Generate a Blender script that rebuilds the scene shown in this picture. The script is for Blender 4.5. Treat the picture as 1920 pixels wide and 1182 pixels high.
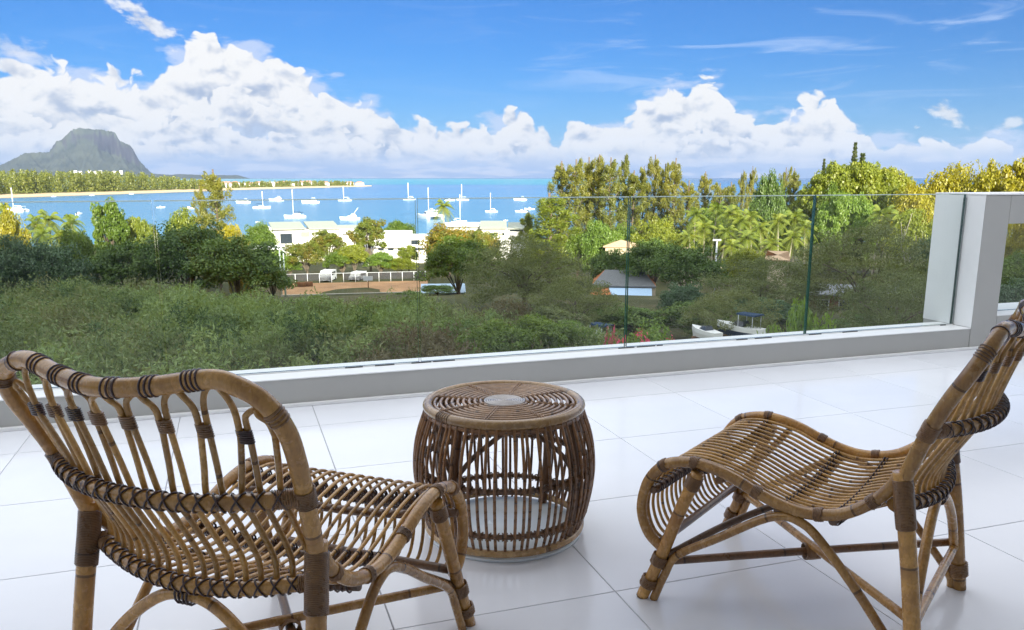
import bpy, math, random
import numpy as np
from mathutils import Vector, Matrix

S = bpy.context.scene
for o in list(bpy.data.objects):
    bpy.data.objects.remove(o)

# ------------------------------------------------------------------ camera
EZ, FPX, PITCH, CYPX = 1.25, 1545.35, 0.208025, 657.8
cam_d = bpy.data.cameras.new("camera")
cam_d.sensor_width = 36.0
cam_d.lens = FPX / 1920 * 36.0
cam_d.shift_y = (CYPX - 591) / 1920
cam_d.clip_start, cam_d.clip_end = 0.05, 200000
cam = bpy.data.objects.new("camera", cam_d)
cam.location = (0, 0, EZ)
cam.rotation_euler = (math.pi / 2 - PITCH, 0, 0)
S.collection.objects.link(cam)
S.camera = cam

# ------------------------------------------------------------------ light
SUN_EL, SUN_AZ = math.radians(17), math.radians(165)   # azimuth measured from +Y (view) towards +X; sun low behind the camera, a little to its right
SUN_STRENGTH, SKY_STRENGTH, EXPOSURE = 3.8, 0.05, 1.75
CLOUD_GAIN = 0.465
HAZE = 4.0e-5

S.render.engine = 'CYCLES'
S.cycles.use_denoising = True
S.cycles.max_bounces = 8
S.cycles.diffuse_bounces = 4
S.cycles.glossy_bounces = 3
S.cycles.transmission_bounces = 4
S.cycles.transparent_max_bounces = 16
S.cycles.volume_bounces = 0
S.cycles.sample_clamp_indirect = 6
S.cycles.caustics_reflective = False
S.cycles.caustics_refractive = False
vs = S.view_settings
vs.view_transform = 'Standard'
vs.look = 'None'
vs.gamma = 1
vs.use_curve_mapping = False
vs.exposure = EXPOSURE

sd = bpy.data.lights.new("sun", 'SUN')
sd.energy = SUN_STRENGTH
sd.angle = math.radians(0.5)
sd.color = (1.0, 0.92, 0.77)
sun = bpy.data.objects.new("sun", sd)
SUN_DIR = Vector((math.sin(SUN_AZ) * math.cos(SUN_EL), math.cos(SUN_AZ) * math.cos(SUN_EL), math.sin(SUN_EL)))
sun.rotation_euler = (-SUN_DIR).to_track_quat('-Z', 'Y').to_euler()
sun.location = (0, 0, 60)
S.collection.objects.link(sun)


class NT:
    """small helper to write node graphs"""
    def __init__(s, tree):
        s.t = tree
        s.n = tree.nodes
        s.n.clear()

    def add(s, typ, **kw):
        nd = s.n.new(typ)
        for k, v in kw.items():
            setattr(nd, k, v)
        return nd

    def put(s, sock, v):
        if v is None:
            return
        if isinstance(v, bpy.types.NodeSocket):
            s.t.links.new(v, sock)
        elif hasattr(sock.default_value, '__len__'):
            n = len(sock.default_value)
            if not hasattr(v, '__len__'):
                v = (v,) * n
            sock.default_value = tuple(v) + (1.0,) * (n - len(v)) if n == 4 and len(v) == 3 else tuple(v)[:n]
        else:
            sock.default_value = v

    def m(s, op, a, b=None, c=None, clamp=False):
        nd = s.add('ShaderNodeMath', operation=op, use_clamp=clamp)
        for i, v in enumerate((a, b, c)):
            s.put(nd.inputs[i], v)
        return nd.outputs[0]

    def vm(s, op, a, b=None, c=None):
        nd = s.add('ShaderNodeVectorMath', operation=op)
        for i, v in enumerate((a, b)):
            if v is not None:
                s.put(nd.inputs[i], v)
        if c is not None:
            s.put(nd.inputs['Scale'], c)
        return nd.outputs[0]

    def add_dot(s, a, b):
        nd = s.add('ShaderNodeVectorMath', operation='DOT_PRODUCT')
        s.put(nd.inputs[0], a)
        s.put(nd.inputs[1], b)
        return nd.outputs['Value']

    def xyz(s, x, y, z):
        nd = s.add('ShaderNodeCombineXYZ')
        for i, v in enumerate((x, y, z)):
            s.put(nd.inputs[i], v)
        return nd.outputs[0]

    def sep(s, v):
        nd = s.add('ShaderNodeSeparateXYZ')
        s.put(nd.inputs[0], v)
        return nd.outputs

    def noise(s, vec, scale, detail=4, rough=0.5, dist=0.0, dims='3D', w=None):
        nd = s.add('ShaderNodeTexNoise', noise_dimensions=dims)
        if vec is not None and dims != '1D':
            s.put(nd.inputs['Vector'], vec)
        if w is not None:
            s.put(nd.inputs['W'], w)
        s.put(nd.inputs['Scale'], scale)
        s.put(nd.inputs['Detail'], detail)
        s.put(nd.inputs['Roughness'], rough)
        s.put(nd.inputs['Distortion'], dist)
        return nd.outputs['Fac']

    def voro(s, vec, scale, feature='F1', detail=0, rough=0.5, smooth=0.6, dims='3D'):
        nd = s.add('ShaderNodeTexVoronoi', feature=feature, voronoi_dimensions=dims)
        s.put(nd.inputs['Vector'], vec)
        s.put(nd.inputs['Scale'], scale)
        s.put(nd.inputs['Detail'], detail)
        s.put(nd.inputs['Roughness'], rough)
        if feature == 'SMOOTH_F1':
            s.put(nd.inputs['Smoothness'], smooth)
        return nd.outputs['Distance']

    def ramp(s, fac, stops, interp='LINEAR'):
        nd = s.add('ShaderNodeValToRGB')
        cr = nd.color_ramp
        cr.interpolation = interp
        while len(cr.elements) < len(stops):
            cr.elements.new(0.5)
        for e, (p, c) in zip(cr.elements, stops):
            e.position = p
            e.color = tuple(c) + (1,) if len(c) == 3 else c
        s.put(nd.inputs[0], fac)
        return nd.outputs[0]

    def mix(s, fac, a, b, blend='MIX'):
        nd = s.add('ShaderNodeMix', data_type='RGBA', blend_type=blend)
        s.put(nd.inputs['Factor'], fac)
        s.put(nd.inputs['A'], a)
        s.put(nd.inputs['B'], b)
        return nd.outputs['Result']

    def mr(s, v, a, b, c=0.0, d=1.0, smooth=False):
        nd = s.add('ShaderNodeMapRange', interpolation_type='SMOOTHSTEP' if smooth else 'LINEAR')
        for k, x in zip(('Value', 'From Min', 'From Max', 'To Min', 'To Max'), (v, a, b, c, d)):
            s.put(nd.inputs[k], x)
        return nd.outputs['Result']

    def hsv(s, col, h=0.5, sat=1.0, val=1.0):
        nd = s.add('ShaderNodeHueSaturation')
        s.put(nd.inputs['Hue'], h)
        s.put(nd.inputs['Saturation'], sat)
        s.put(nd.inputs['Value'], val)
        s.put(nd.inputs['Color'], col)
        return nd.outputs[0]


# ------------------------------------------------------------------ sky: clear air plus a belt of cumulus over the sea
CLOUD_TOPS = [(-30.55, 6.70), (-29.47, 7.06), (-27.86, 7.02), (-26.49, 6.87), (-25.09, 6.65), (-23.65, 6.42), (-22.43, 6.79), (-21.42, 8.00), (-20.46, 8.60), (-18.88, 8.98), (-17.33, 8.66), (-15.75, 8.26), (-14.81, 7.51), (-12.86, 6.77), (-11.20, 5.99), (-9.52, 5.19), (-8.50, 4.53), (-7.28, 4.27), (-6.05, 4.05), (-4.64, 3.61), (-2.86, 3.72), (-1.07, 3.83), (0.18, 4.85), (1.43, 3.73), (2.87, 3.21), (4.28, 3.96), (6.05, 4.29), (7.79, 4.71), (9.16, 5.36), (10.18, 5.91), (11.54, 6.15), (12.53, 6.55), (13.91, 5.76), (14.97, 4.59), (16.32, 4.14), (17.61, 4.37), (18.84, 5.24), (20.09, 5.32), (20.93, 4.44), (22.09, 3.45), (23.65, 3.00), (24.84, 2.91), (26.32, 2.72), (27.75, 2.53), (29.62, 3.15), (31.06, 2.6)]
world = bpy.data.worlds.new("World")
S.world = world
world.use_nodes = True
W = NT(world.node_tree)
sky = W.add('ShaderNodeTexSky', sky_type='NISHITA')
sky.sun_disc = False
sky.sun_elevation = SUN_EL
sky.sun_rotation = SUN_AZ
sky.altitude = 0
sky.air_density = 1.0
sky.dust_density = 0.0
sky.ozone_density = 5.0
tc = W.add('ShaderNodeTexCoord')
gx, gy, gz = W.sep(tc.outputs['Generated'])
az = W.m('MULTIPLY', W.m('ARCTAN2', gx, gy), 180 / math.pi)
el = W.m('MULTIPLY', W.m('ARCSINE', gz), 180 / math.pi)
azp = W.m('SUBTRACT', W.m('PINGPONG', W.m('ADD', az, 33.0), 66.0), 33.0)      # the belt goes on all round the horizon
fc = W.add('ShaderNodeFloatCurve')
cv = fc.mapping.curves[0]
for i, (a, e) in enumerate([(-33, 6.3)] + CLOUD_TOPS + [(33, 3.4)]):
    x, y = (a + 33) / 66, e / 10
    if i < 2:
        cv.points[i].location = (x, y)
    else:
        cv.points.new(x, y)
for p in cv.points:
    p.handle_type = 'AUTO_CLAMPED'
fc.mapping.update()
W.put(fc.inputs['Value'], W.m('DIVIDE', W.m('ADD', azp, 33.0), 66.0))
top = W.m('MULTIPLY', fc.outputs[0], 10.0)

blue = W.hsv(sky.outputs[0], 0.5, 1.0, 1.0)
SKYTINT = (0.15, 0.41, 0.69)
blue = W.mix(1.0, blue, SKYTINT, 'MULTIPLY')


def billow(seed, scale, dx=0.0, dy=0.0):
    v = W.xyz(W.m('ADD', az, dx + seed * 17.3), W.m('MULTIPLY', W.m('ADD', el, dy), 1.2), 0.0)
    wob = W.noise(v, scale * 1.3, 2, 0.5, dims='2D')
    v = W.vm('ADD', v, W.xyz(W.m('MULTIPLY', wob, 1.0 / scale), W.m('MULTIPLY', wob, -0.8 / scale), 0.0))
    return W.m('SUBTRACT', 1.0, W.voro(v, scale, 'F1', 3, 0.48, dims='2D'))


WHITE = tuple(CLOUD_GAIN * c for c in (0.645, 0.64, 0.63))
SHADE = tuple(CLOUD_GAIN * c for c in (0.27, 0.33, 0.44))
HAZY = tuple(CLOUD_GAIN * c for c in (0.22, 0.345, 0.60))
BG = SKY_STRENGTH
col = W.vm('SCALE', blue, None, BG)
# pale air low over the water
lowf = W.mr(el, 0.0, 9.0, 1.0, 0.0)
lowf = W.m('MULTIPLY', W.m('POWER', lowf, 2.2), 0.55)
col = W.mix(lowf, col, tuple(CLOUD_GAIN * c for c in (0.27, 0.41, 0.63)))
# thin streaks of cirrus
vc = W.xyz(W.m('MULTIPLY', az, 0.10), W.m('MULTIPLY', el, 0.85), 4.0)
cir = W.noise(vc, 1.1, 5, 0.6, 0.6, dims='2D')
cir = W.m('MULTIPLY', W.mr(cir, 0.50, 0.78, 0, 1, True), W.mr(el, 3.0, 6.5, 0, 0.5, True))
cir = W.m('MULTIPLY', cir, W.mr(az, -6, 14, 0.15, 1.0, True))
col = W.mix(cir, col, tuple(CLOUD_GAIN * c for c in (0.42, 0.52, 0.70)))
# bright broken cloud added above the view to lift the balcony light
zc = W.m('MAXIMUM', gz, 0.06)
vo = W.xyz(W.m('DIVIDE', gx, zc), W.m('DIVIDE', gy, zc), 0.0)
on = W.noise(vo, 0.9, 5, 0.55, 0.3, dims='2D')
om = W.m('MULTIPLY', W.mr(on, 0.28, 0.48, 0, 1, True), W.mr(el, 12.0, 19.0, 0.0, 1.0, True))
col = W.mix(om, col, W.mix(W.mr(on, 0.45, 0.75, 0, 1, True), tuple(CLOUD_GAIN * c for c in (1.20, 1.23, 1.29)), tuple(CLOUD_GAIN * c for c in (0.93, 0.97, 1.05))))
# grey veil behind the towers
v0 = W.xyz(W.m('MULTIPLY', az, 0.25), W.m('MULTIPLY', el, 0.7), 9.0)
veil = W.m('ADD', W.m('SUBTRACT', W.m('MULTIPLY', top, 0.95), el), W.mr(W.noise(v0, 1.0, 4, 0.6, dims='2D'), 0.3, 0.7, -1.4, 1.4))
veil = W.m('MULTIPLY', W.mr(veil, -0.1, 1.3, 0, 1, True), 0.75)
col = W.mix(veil, col, tuple(CLOUD_GAIN * c for c in (0.44, 0.50, 0.64)))
# stray torn clouds: centre azimuth, centre height, length, width, slope, opacity
for ca, ce, ra, rb, tilt, opa in [(-22.6, 9.0, 2.7, 0.75, -0.62, 0.85), (26.9, 3.7, 1.5, 0.55, -0.62, 0.8), (-29.6, 7.0, 2.2, 0.6, -0.35, 0.45), (30.4, 3.0, 1.0, 0.4, 0.5, 0.7)]:
    du, dv = W.m('SUBTRACT', az, ca), W.m('SUBTRACT', el, ce)
    ct, st = math.cos(tilt), math.sin(tilt)
    pu = W.m('ADD', W.m('MULTIPLY', du, ct / ra), W.m('MULTIPLY', dv, st / ra))
    pv = W.m('ADD', W.m('MULTIPLY', du, -st / rb), W.m('MULTIPLY', dv, ct / rb))
    rr = W.m('SQRT', W.m('ADD', W.m('MULTIPLY', pu, pu), W.m('MULTIPLY', pv, pv)))
    nn = W.noise(W.xyz(W.m('ADD', az, W.m('MULTIPLY', el, 0.5)), W.m('MULTIPLY', el, 1.6), 0.0), 0.9, 5, 0.6, dims='2D')
    mk = W.mr(W.m('SUBTRACT', W.m('MULTIPLY', nn, 2.3), rr), 0.15, 0.95, 0, opa, True)
    col = W.mix(mk, col, W.mix(W.mr(nn, 0.4, 0.62), tuple(0.80 * c for c in WHITE), WHITE))
# rows of cumulus from the far ones to the near ones: (share of the outline, offset, puff size, raggedness, thickness, seed, opacity)
for k, (sh, off, sc, rag, thick, seed, opa) in enumerate([
        (1.0, -0.20, 0.36, 1.75, 4.6, 1, 1.0),
        (0.74, -0.40, 0.42, 2.4, 3.2, 2, 0.95),
        (0.50, -0.20, 0.52, 2.0, 2.2, 3, 0.9),
        (0.28, 0.15, 0.8, 1.6, 1.5, 4, 0.7)]):
    b = billow(seed, sc)
    b2 = billow(seed, sc, -0.22, 0.30)
    patch = W.noise(W.xyz(W.m('MULTIPLY', az, 0.16), W.m('MULTIPLY', el, 0.05), seed * 5.0), 1.0, 1, 0.5)
    edge = W.m('ADD', W.m('MULTIPLY', top, sh), off)
    edge = W.m('ADD', edge, W.m('MULTIPLY', W.m('SUBTRACT', b, 0.50), rag))
    if k:
        edge = W.m('ADD', edge, W.mr(patch, 0.35, 0.65, -1.1, 0.5))
    dep = W.m('SUBTRACT', edge, el)
    mask = W.mr(dep, -0.04, 0.24, 0, 1, True)
    base = W.mr(dep, thick * 0.75, thick * 1.25, 1.0, 0.25 if k < 2 else 0.0, True)      # the underside thins out
    low = W.mr(el, 0.5, 2.1, 0.15, 1.0, True)
    mask = W.m('MULTIPLY', W.m('MULTIPLY', mask, base), W.m('MULTIPLY', low, opa))
    lit = W.m('ADD', W.mr(dep, 0.0, thick, 0.92, 0.30), W.m('MULTIPLY', W.m('SUBTRACT', b, b2), 0.75))
    lit = W.m('ADD', lit, W.mr(W.noise(W.xyz(W.m('ADD', az, seed * 9.1), W.m('MULTIPLY', el, 1.6), 0.0), 0.55, 3, 0.5, dims='2D'), 0.3, 0.7, -0.32, 0.28))
    lit = W.mr(lit, 0.10, 0.82, 0, 1, True)
    c = W.mix(lit, SHADE, WHITE)
    col = W.mix(mask, col, c)
low_n = W.noise(W.xyz(W.m('MULTIPLY', az, 0.22), W.m('MULTIPLY', el, 1.5), 0.0), 1.0, 4, 0.55, dims='2D')
HAZY = W.mix(W.mr(low_n, 0.45, 0.63, 0, 1, True), HAZY, tuple(CLOUD_GAIN * c for c in (0.42, 0.49, 0.66)))
# far air in front of the lowest clouds
col = W.mix(W.m('MULTIPLY', W.mr(el, 0.0, 2.3, 1.0, 0.0, True), 0.78), col, HAZY)
# below the horizon (never seen past the sea)
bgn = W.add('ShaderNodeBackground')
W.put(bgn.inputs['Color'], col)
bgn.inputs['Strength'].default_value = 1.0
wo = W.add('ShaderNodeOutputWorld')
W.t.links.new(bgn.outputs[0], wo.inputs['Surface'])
world.cycles.sampling_method = 'MANUAL'
world.cycles.sample_map_resolution = 512

# ------------------------------------------------------------------ materials
MATS = {}


def mat(name, build=None, **kw):
    if name in MATS:
        return MATS[name]
    m = bpy.data.materials.new(name)
    m.use_nodes = True
    nt = NT(m.node_tree)
    out = nt.add('ShaderNodeOutputMaterial')
    sh = build(nt, **kw)
    nt.t.links.new(sh, out.inputs['Surface'])
    MATS[name] = m
    return m


def pbsdf(nt, color, rough=0.5, spec=0.5, metal=0.0, normal=None, coat=0.0):
    b = nt.add('ShaderNodeBsdfPrincipled')
    nt.put(b.inputs['Base Color'], color)
    nt.put(b.inputs['Roughness'], rough)
    nt.put(b.inputs['Specular IOR Level'], spec)
    nt.put(b.inputs['Metallic'], metal)
    nt.put(b.inputs['Coat Weight'], coat)
    if normal is not None:
        nt.t.links.new(normal, b.inputs['Normal'])
    return b.outputs[0]


def bump(nt, h, strength=0.3, dist=0.01):
    b = nt.add('ShaderNodeBump')
    b.inputs['Strength'].default_value = strength
    b.inputs['Distance'].default_value = dist
    nt.t.links.new(h, b.inputs['Height'])
    return b.outputs[0]


def objco(nt):
    return nt.add('ShaderNodeTexCoord').outputs['Object']


def worldco(nt):
    return nt.add('ShaderNodeNewGeometry').outputs['Position']


def plain(color, rough=0.6, spec=0.4, var=0.12, scale=8.0, metal=0.0, bmp=0.0):
    def f(nt):
        n = nt.noise(worldco(nt), scale, 4, 0.6)
        c = nt.mix(nt.mr(n, 0.3, 0.7), tuple(x * (1 - var) for x in color), tuple(min(1, x * (1 + var)) for x in color))
        nm = bump(nt, n, bmp, 0.01) if bmp else None
        return pbsdf(nt, c, nt.mr(n, 0.3, 0.7, rough * 0.9, min(1, rough * 1.1)), spec, metal, nm)
    return f


def rattan(base, dark, rough=0.38, node_len=0.31, blotch=0.5):
    """cane: fine grain along the pole, blotches, dark growth rings"""
    def f(nt):
        at = nt.add('ShaderNodeAttribute', attribute_name='along').outputs['Fac']
        oi = nt.add('ShaderNodeObjectInfo').outputs['Random']
        p = objco(nt)
        g = nt.noise(p, 38, 3, 0.55)
        b = nt.noise(p, 11, 4, 0.65)
        fine = nt.noise(nt.vm('MULTIPLY', p, (1, 1, 0.35)), 170, 2, 0.6)
        u = nt.m('ADD', nt.m('DIVIDE', at, node_len), nt.m('MULTIPLY', oi, 7.0))
        fr = nt.m('FRACT', u)
        ring = nt.m('LESS_THAN', fr, 0.02)
        soft = nt.mr(fr, 0.02, 0.14, 0.45, 0.0)
        c = nt.mix(nt.mr(b, 0.38, 0.66, 0, blotch * 1.25), base, dark)
        c = nt.mix(nt.mr(g, 0.45, 0.75, 0, 0.35), c, tuple(x * 1.35 for x in base))
        c = nt.mix(nt.mr(fine, 0.42, 0.75, 0, 0.5), c, dark)
        c = nt.mix(soft, c, dark)
        c = nt.mix(nt.m('MULTIPLY', ring, 0.75), c, tuple(x * 0.35 for x in dark))
        c = nt.mix(1.0, c, nt.mix(oi, (0.72, 0.70, 0.67), (1.16, 1.14, 1.08)), 'MULTIPLY')
        h = nt.m('ADD', nt.m('MULTIPLY', fine, 0.4), nt.m('MULTIPLY', ring, -1.2))
        return pbsdf(nt, c, nt.mr(g, 0.3, 0.7, rough * 0.65, rough * 1.15), 0.55, 0, bump(nt, h, 0.25, 0.002), 0.25)
    return f


M_POLE = mat('rattan_pole', rattan((0.54, 0.295, 0.080), (0.22, 0.095, 0.026), 0.28))
M_SLAT = mat('rattan_slat', rattan((0.56, 0.32, 0.090), (0.25, 0.12, 0.032), 0.30, 0.4, 0.4))
M_BAR = mat('rattan_bar', rattan((0.19, 0.095, 0.042), (0.072, 0.035, 0.017)))
M_BIND = mat('rattan_binding', rattan((0.26, 0.135, 0.050), (0.10, 0.045, 0.020), 0.36, 9.0))
M_LASH = mat('leather_lashing', rattan((0.070, 0.032, 0.028), (0.026, 0.012, 0.012), 0.40, 9.0))
M_RIB = mat('rattan_rib', rattan((0.31, 0.150, 0.052), (0.12, 0.052, 0.019), 0.34, 0.2, 0.6))
M_RIM = mat('rattan_rim', rattan((0.47, 0.30, 0.13), (0.25, 0.14, 0.06), 0.28, 0.9, 0.5))
M_RING = mat('rattan_ring', rattan((0.36, 0.215, 0.11), (0.17, 0.09, 0.045), 0.28, 0.6, 0.5))
M_CORE = mat('rattan_core', rattan((0.50, 0.47, 0.46), (0.22, 0.19, 0.19), 0.25, 9.0, 0.3))
M_PAD = mat('white_base_disc', plain((0.78, 0.84, 0.88), 0.25, 0.5, 0.02))


def tile_shader(nt):
    p = worldco(nt)
    oi = nt.add('ShaderNodeObjectInfo').outputs['Random']
    n = nt.noise(p, 3.0, 4, 0.6)
    f = nt.noise(p, 60, 3, 0.6)
    smear = nt.noise(nt.vm('MULTIPLY', p, (1, 3, 1)), 1.7, 5, 0.65)
    v = nt.m('ADD', nt.mr(n, 0.3, 0.7, -0.015, 0.015), nt.mr(oi, 0, 1, -0.03, 0.02))
    c = nt.vm('ADD', (0.79, 0.80, 0.84), nt.xyz(v, v, v))
    r = nt.m('ADD', nt.mr(smear, 0.3, 0.7, 0.15, 0.20), nt.mr(f, 0.3, 0.7, -0.01, 0.01))
    return pbsdf(nt, c, r, 0.6)


M_TILE = mat('porcelain_tile', tile_shader)
M_GROUT = mat('grout', plain((0.38, 0.38, 0.40), 0.9, 0.1))


def render_paint(color, rough=0.75):
    def f(nt):
        p = worldco(nt)
        n = nt.noise(p, 2.0, 5, 0.6)
        g = nt.noise(p, 160, 3, 0.6)
        st = nt.noise(nt.vm('MULTIPLY', p, (6, 6, 0.6)), 2.0, 4, 0.6)
        c = nt.mix(nt.mr(n, 0.3, 0.72), tuple(x * 0.95 for x in color), color)
        c = nt.mix(nt.mr(st, 0.55, 0.85, 0, 0.12), c, tuple(x * 0.75 for x in color))
        return pbsdf(nt, c, rough, 0.25, 0, bump(nt, g, 0.12, 0.002))
    return f


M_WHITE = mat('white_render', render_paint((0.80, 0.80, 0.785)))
M_SHADEDW = mat('shaded_white_render', render_paint((0.43, 0.425, 0.405)))  # darker copy of the white render; shade of the front faces is painted in
M_TRIM = mat('white_trim', render_paint((0.82, 0.82, 0.81), 0.4))
M_DARK = mat('dark_rubber', plain((0.02, 0.022, 0.024), 0.6))


def glass_face(nt):
    g0 = nt.add('ShaderNodeNewGeometry')
    cs = nt.m('ABSOLUTE', nt.add_dot(g0.outputs['Normal'], g0.outputs['Incoming']))
    fr = nt.m('ADD', nt.m('MULTIPLY', nt.m('POWER', nt.m('SUBTRACT', 1.0, cs), 5.0), 0.7), 0.022)
    t = nt.add('ShaderNodeBsdfTransparent')
    t.inputs['Color'].default_value = (0.965, 0.988, 0.980, 1)
    g = nt.add('ShaderNodeBsdfGlossy')
    g.inputs['Roughness'].default_value = 0.01
    mx = nt.add('ShaderNodeMixShader')
    nt.put(mx.inputs[0], fr)
    nt.t.links.new(t.outputs[0], mx.inputs[1])
    nt.t.links.new(g.outputs[0], mx.inputs[2])
    return mx.outputs[0]


M_GLASS = mat('clear_glass', glass_face)
M_GEDGE = mat('glass_edge', plain((0.035, 0.11, 0.085), 0.12, 0.7, 0.1))
M_GTOP = mat('glass_bright_edge', plain((0.50, 0.60, 0.54), 0.2, 0.7, 0.1))  # pale tone puts the bright top line of the glass into the colour
M_PANE = mat('dark_window_pane', plain((0.03, 0.04, 0.05), 0.08, 0.8, 0.1))


def leafy(c1, c2, c3=None, trans=0.38, gloss=0.04, patch=0.0, patchcol=(0.1, 0.05, 0.03), pscale=0.25):
    def f(nt):
        isl = nt.add('ShaderNodeNewGeometry').outputs['Random Per Island']
        oi = nt.add('ShaderNodeObjectInfo').outputs['Random']
        p = worldco(nt)
        n = nt.noise(p, 0.35, 3, 0.6)
        t = nt.m('ADD', nt.m('MULTIPLY', isl, 0.55), nt.mr(n, 0.3, 0.7, -0.05, 0.5))
        c = nt.ramp(t, [(0.0, c1), (0.55, c2), (1.0, c3 or c2)])
        if patch:
            n2 = nt.noise(p, pscale, 4, 0.6)
            c = nt.mix(nt.mr(nt.m('ADD', n2, nt.m('MULTIPLY', isl, 0.16)), 0.56, 0.70, 0, patch, True), c, patchcol)
        c = nt.mix(1.0, c, nt.mix(oi, (0.86, 0.9, 0.9), (1.12, 1.06, 0.95)), 'MULTIPLY')
        d = nt.add('ShaderNodeBsdfDiffuse')
        nt.put(d.inputs['Color'], c)
        tr = nt.add('ShaderNodeBsdfTranslucent')
        nt.put(tr.inputs['Color'], nt.mix(1.0, c, (1.25, 1.15, 0.5), 'MULTIPLY'))
        mx = nt.add('ShaderNodeMixShader')
        mx.inputs[0].default_value = trans
        nt.t.links.new(d.outputs[0], mx.inputs[1])
        nt.t.links.new(tr.outputs[0], mx.inputs[2])
        gl = nt.add('ShaderNodeBsdfGlossy')
        gl.inputs['Roughness'].default_value = 0.45
        m2 = nt.add('ShaderNodeMixShader')
        m2.inputs[0].default_value = gloss
        nt.t.links.new(mx.outputs[0], m2.inputs[1])
        nt.t.links.new(gl.outputs[0], m2.inputs[2])
        return m2.outputs[0]
    return f


LEAF = dict(
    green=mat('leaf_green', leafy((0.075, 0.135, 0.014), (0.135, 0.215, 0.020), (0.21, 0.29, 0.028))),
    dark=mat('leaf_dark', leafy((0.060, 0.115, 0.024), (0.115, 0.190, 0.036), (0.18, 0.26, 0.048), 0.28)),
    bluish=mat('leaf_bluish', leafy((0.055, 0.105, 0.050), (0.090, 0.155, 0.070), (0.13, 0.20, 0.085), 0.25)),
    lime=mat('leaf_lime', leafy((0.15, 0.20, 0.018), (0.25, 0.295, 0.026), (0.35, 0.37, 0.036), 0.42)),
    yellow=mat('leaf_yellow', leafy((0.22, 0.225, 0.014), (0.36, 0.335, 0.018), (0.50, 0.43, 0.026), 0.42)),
    olive=mat('leaf_olive', leafy((0.095, 0.125, 0.042), (0.155, 0.190, 0.064), (0.215, 0.245, 0.085), 0.3)),
    casuarina=mat('leaf_casuarina', leafy((0.13, 0.155, 0.030), (0.235, 0.25, 0.042), (0.33, 0.315, 0.055), 0.4)),
    palm=mat('leaf_palm', leafy((0.12, 0.18, 0.020), (0.22, 0.28, 0.028), (0.35, 0.345, 0.040), 0.4, 0.05)),
    pine=mat('leaf_norfolk', leafy((0.045, 0.070, 0.024), (0.075, 0.105, 0.034), (0.12, 0.14, 0.044), 0.2)),
    flame=mat('leaf_flame', leafy((0.10, 0.145, 0.016), (0.175, 0.215, 0.022), (0.26, 0.27, 0.028), 0.35, 0.04, 0.42, (0.34, 0.17, 0.035), 0.30)),
    orange=mat('leaf_orange', leafy((0.10, 0.145, 0.014), (0.22, 0.20, 0.018), (0.42, 0.21, 0.024), 0.4)),
    scrub=mat('leaf_scrub', leafy((0.10, 0.150, 0.064), (0.185, 0.255, 0.105), (0.29, 0.36, 0.16), 0.3, 0.02, 0.5, (0.17, 0.14, 0.075), 0.2)),
    scrub_light=mat('leaf_scrub_light', leafy((0.14, 0.20, 0.075), (0.25, 0.33, 0.125), (0.38, 0.45, 0.19), 0.35, 0.02)),
    scrub_dry=mat('leaf_scrub_dry', leafy((0.10, 0.090, 0.048), (0.165, 0.145, 0.080), (0.22, 0.20, 0.115), 0.3, 0.02, 0.5, (0.15, 0.095, 0.055), 0.3)),
    scrub_dark=mat('leaf_scrub_dark', leafy((0.055, 0.095, 0.038), (0.10, 0.160, 0.060), (0.15, 0.22, 0.085), 0.25, 0.02)),
    far=mat('leaf_far', leafy((0.075, 0.11, 0.020), (0.15, 0.185, 0.028), (0.23, 0.245, 0.038), 0.35)),
    fresh=mat('leaf_fresh', leafy((0.11, 0.20, 0.026), (0.19, 0.30, 0.040), (0.28, 0.38, 0.05), 0.4)),
)
M_PINK = mat('bougainvillea_flower', leafy((0.55, 0.05, 0.16), (0.70, 0.10, 0.24), (0.75, 0.25, 0.35), 0.4))
M_BARK = mat('bark', plain((0.15, 0.12, 0.09), 0.9, 0.15, 0.35, 3.0, 0, 0.4))
M_PALEBARK = mat('pale_bark', plain((0.42, 0.37, 0.30), 0.9, 0.15, 0.2, 3.0))


# ------------------------------------------------------------------ object helpers
def link(o, parent=None):
    S.collection.objects.link(o)
    if parent is not None:
        o.parent = parent
    return o


def tag(o, label=None, cat=None, group=None, kind=None):
    if label:
        o['label'] = label
    if cat:
        o['category'] = cat
    if group:
        o['group'] = group
    if kind:
        o['kind'] = kind
    return o


def empty(name, loc=(0, 0, 0), rz=0.0, label=None, cat=None, group=None):
    o = bpy.data.objects.new(name, None)
    o.empty_display_size = 0.1
    o.location = loc
    o.rotation_euler = (0, 0, rz)
    link(o)
    return tag(o, label, cat, group)


def inst(name, mesh, parent=None, loc=(0, 0, 0), rot=(0, 0, 0), scale=(1, 1, 1), material=None):
    o = bpy.data.objects.new(name, mesh)
    o.location, o.rotation_euler = loc, rot
    o.scale = scale if hasattr(scale, '__len__') else (scale,) * 3
    link(o, parent)
    if material is not None and o.material_slots:
        o.material_slots[0].link = 'OBJECT'
        o.material_slots[0].material = material
    return o


KIDS = {}


def copy_tree(o, label=None, loc=None, rz=None):
    """a thing with copies of its parts and sub-parts (mesh data shared)"""
    kids = {}
    for q in bpy.data.objects:
        if q.parent is not None:
            kids.setdefault(q.parent.name, []).append(q)

    def cp(a, parent):
        c = a.copy()
        S.collection.objects.link(c)
        c.parent = parent
        for k in kids.get(a.name, []):
            cp(k, c)
        return c
    r = cp(o, o.parent)
    if label:
        r['label'] = label
    if loc is not None:
        r.location = loc
    if rz is not None:
        r.rotation_euler = (0, 0, rz)
    return r


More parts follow.
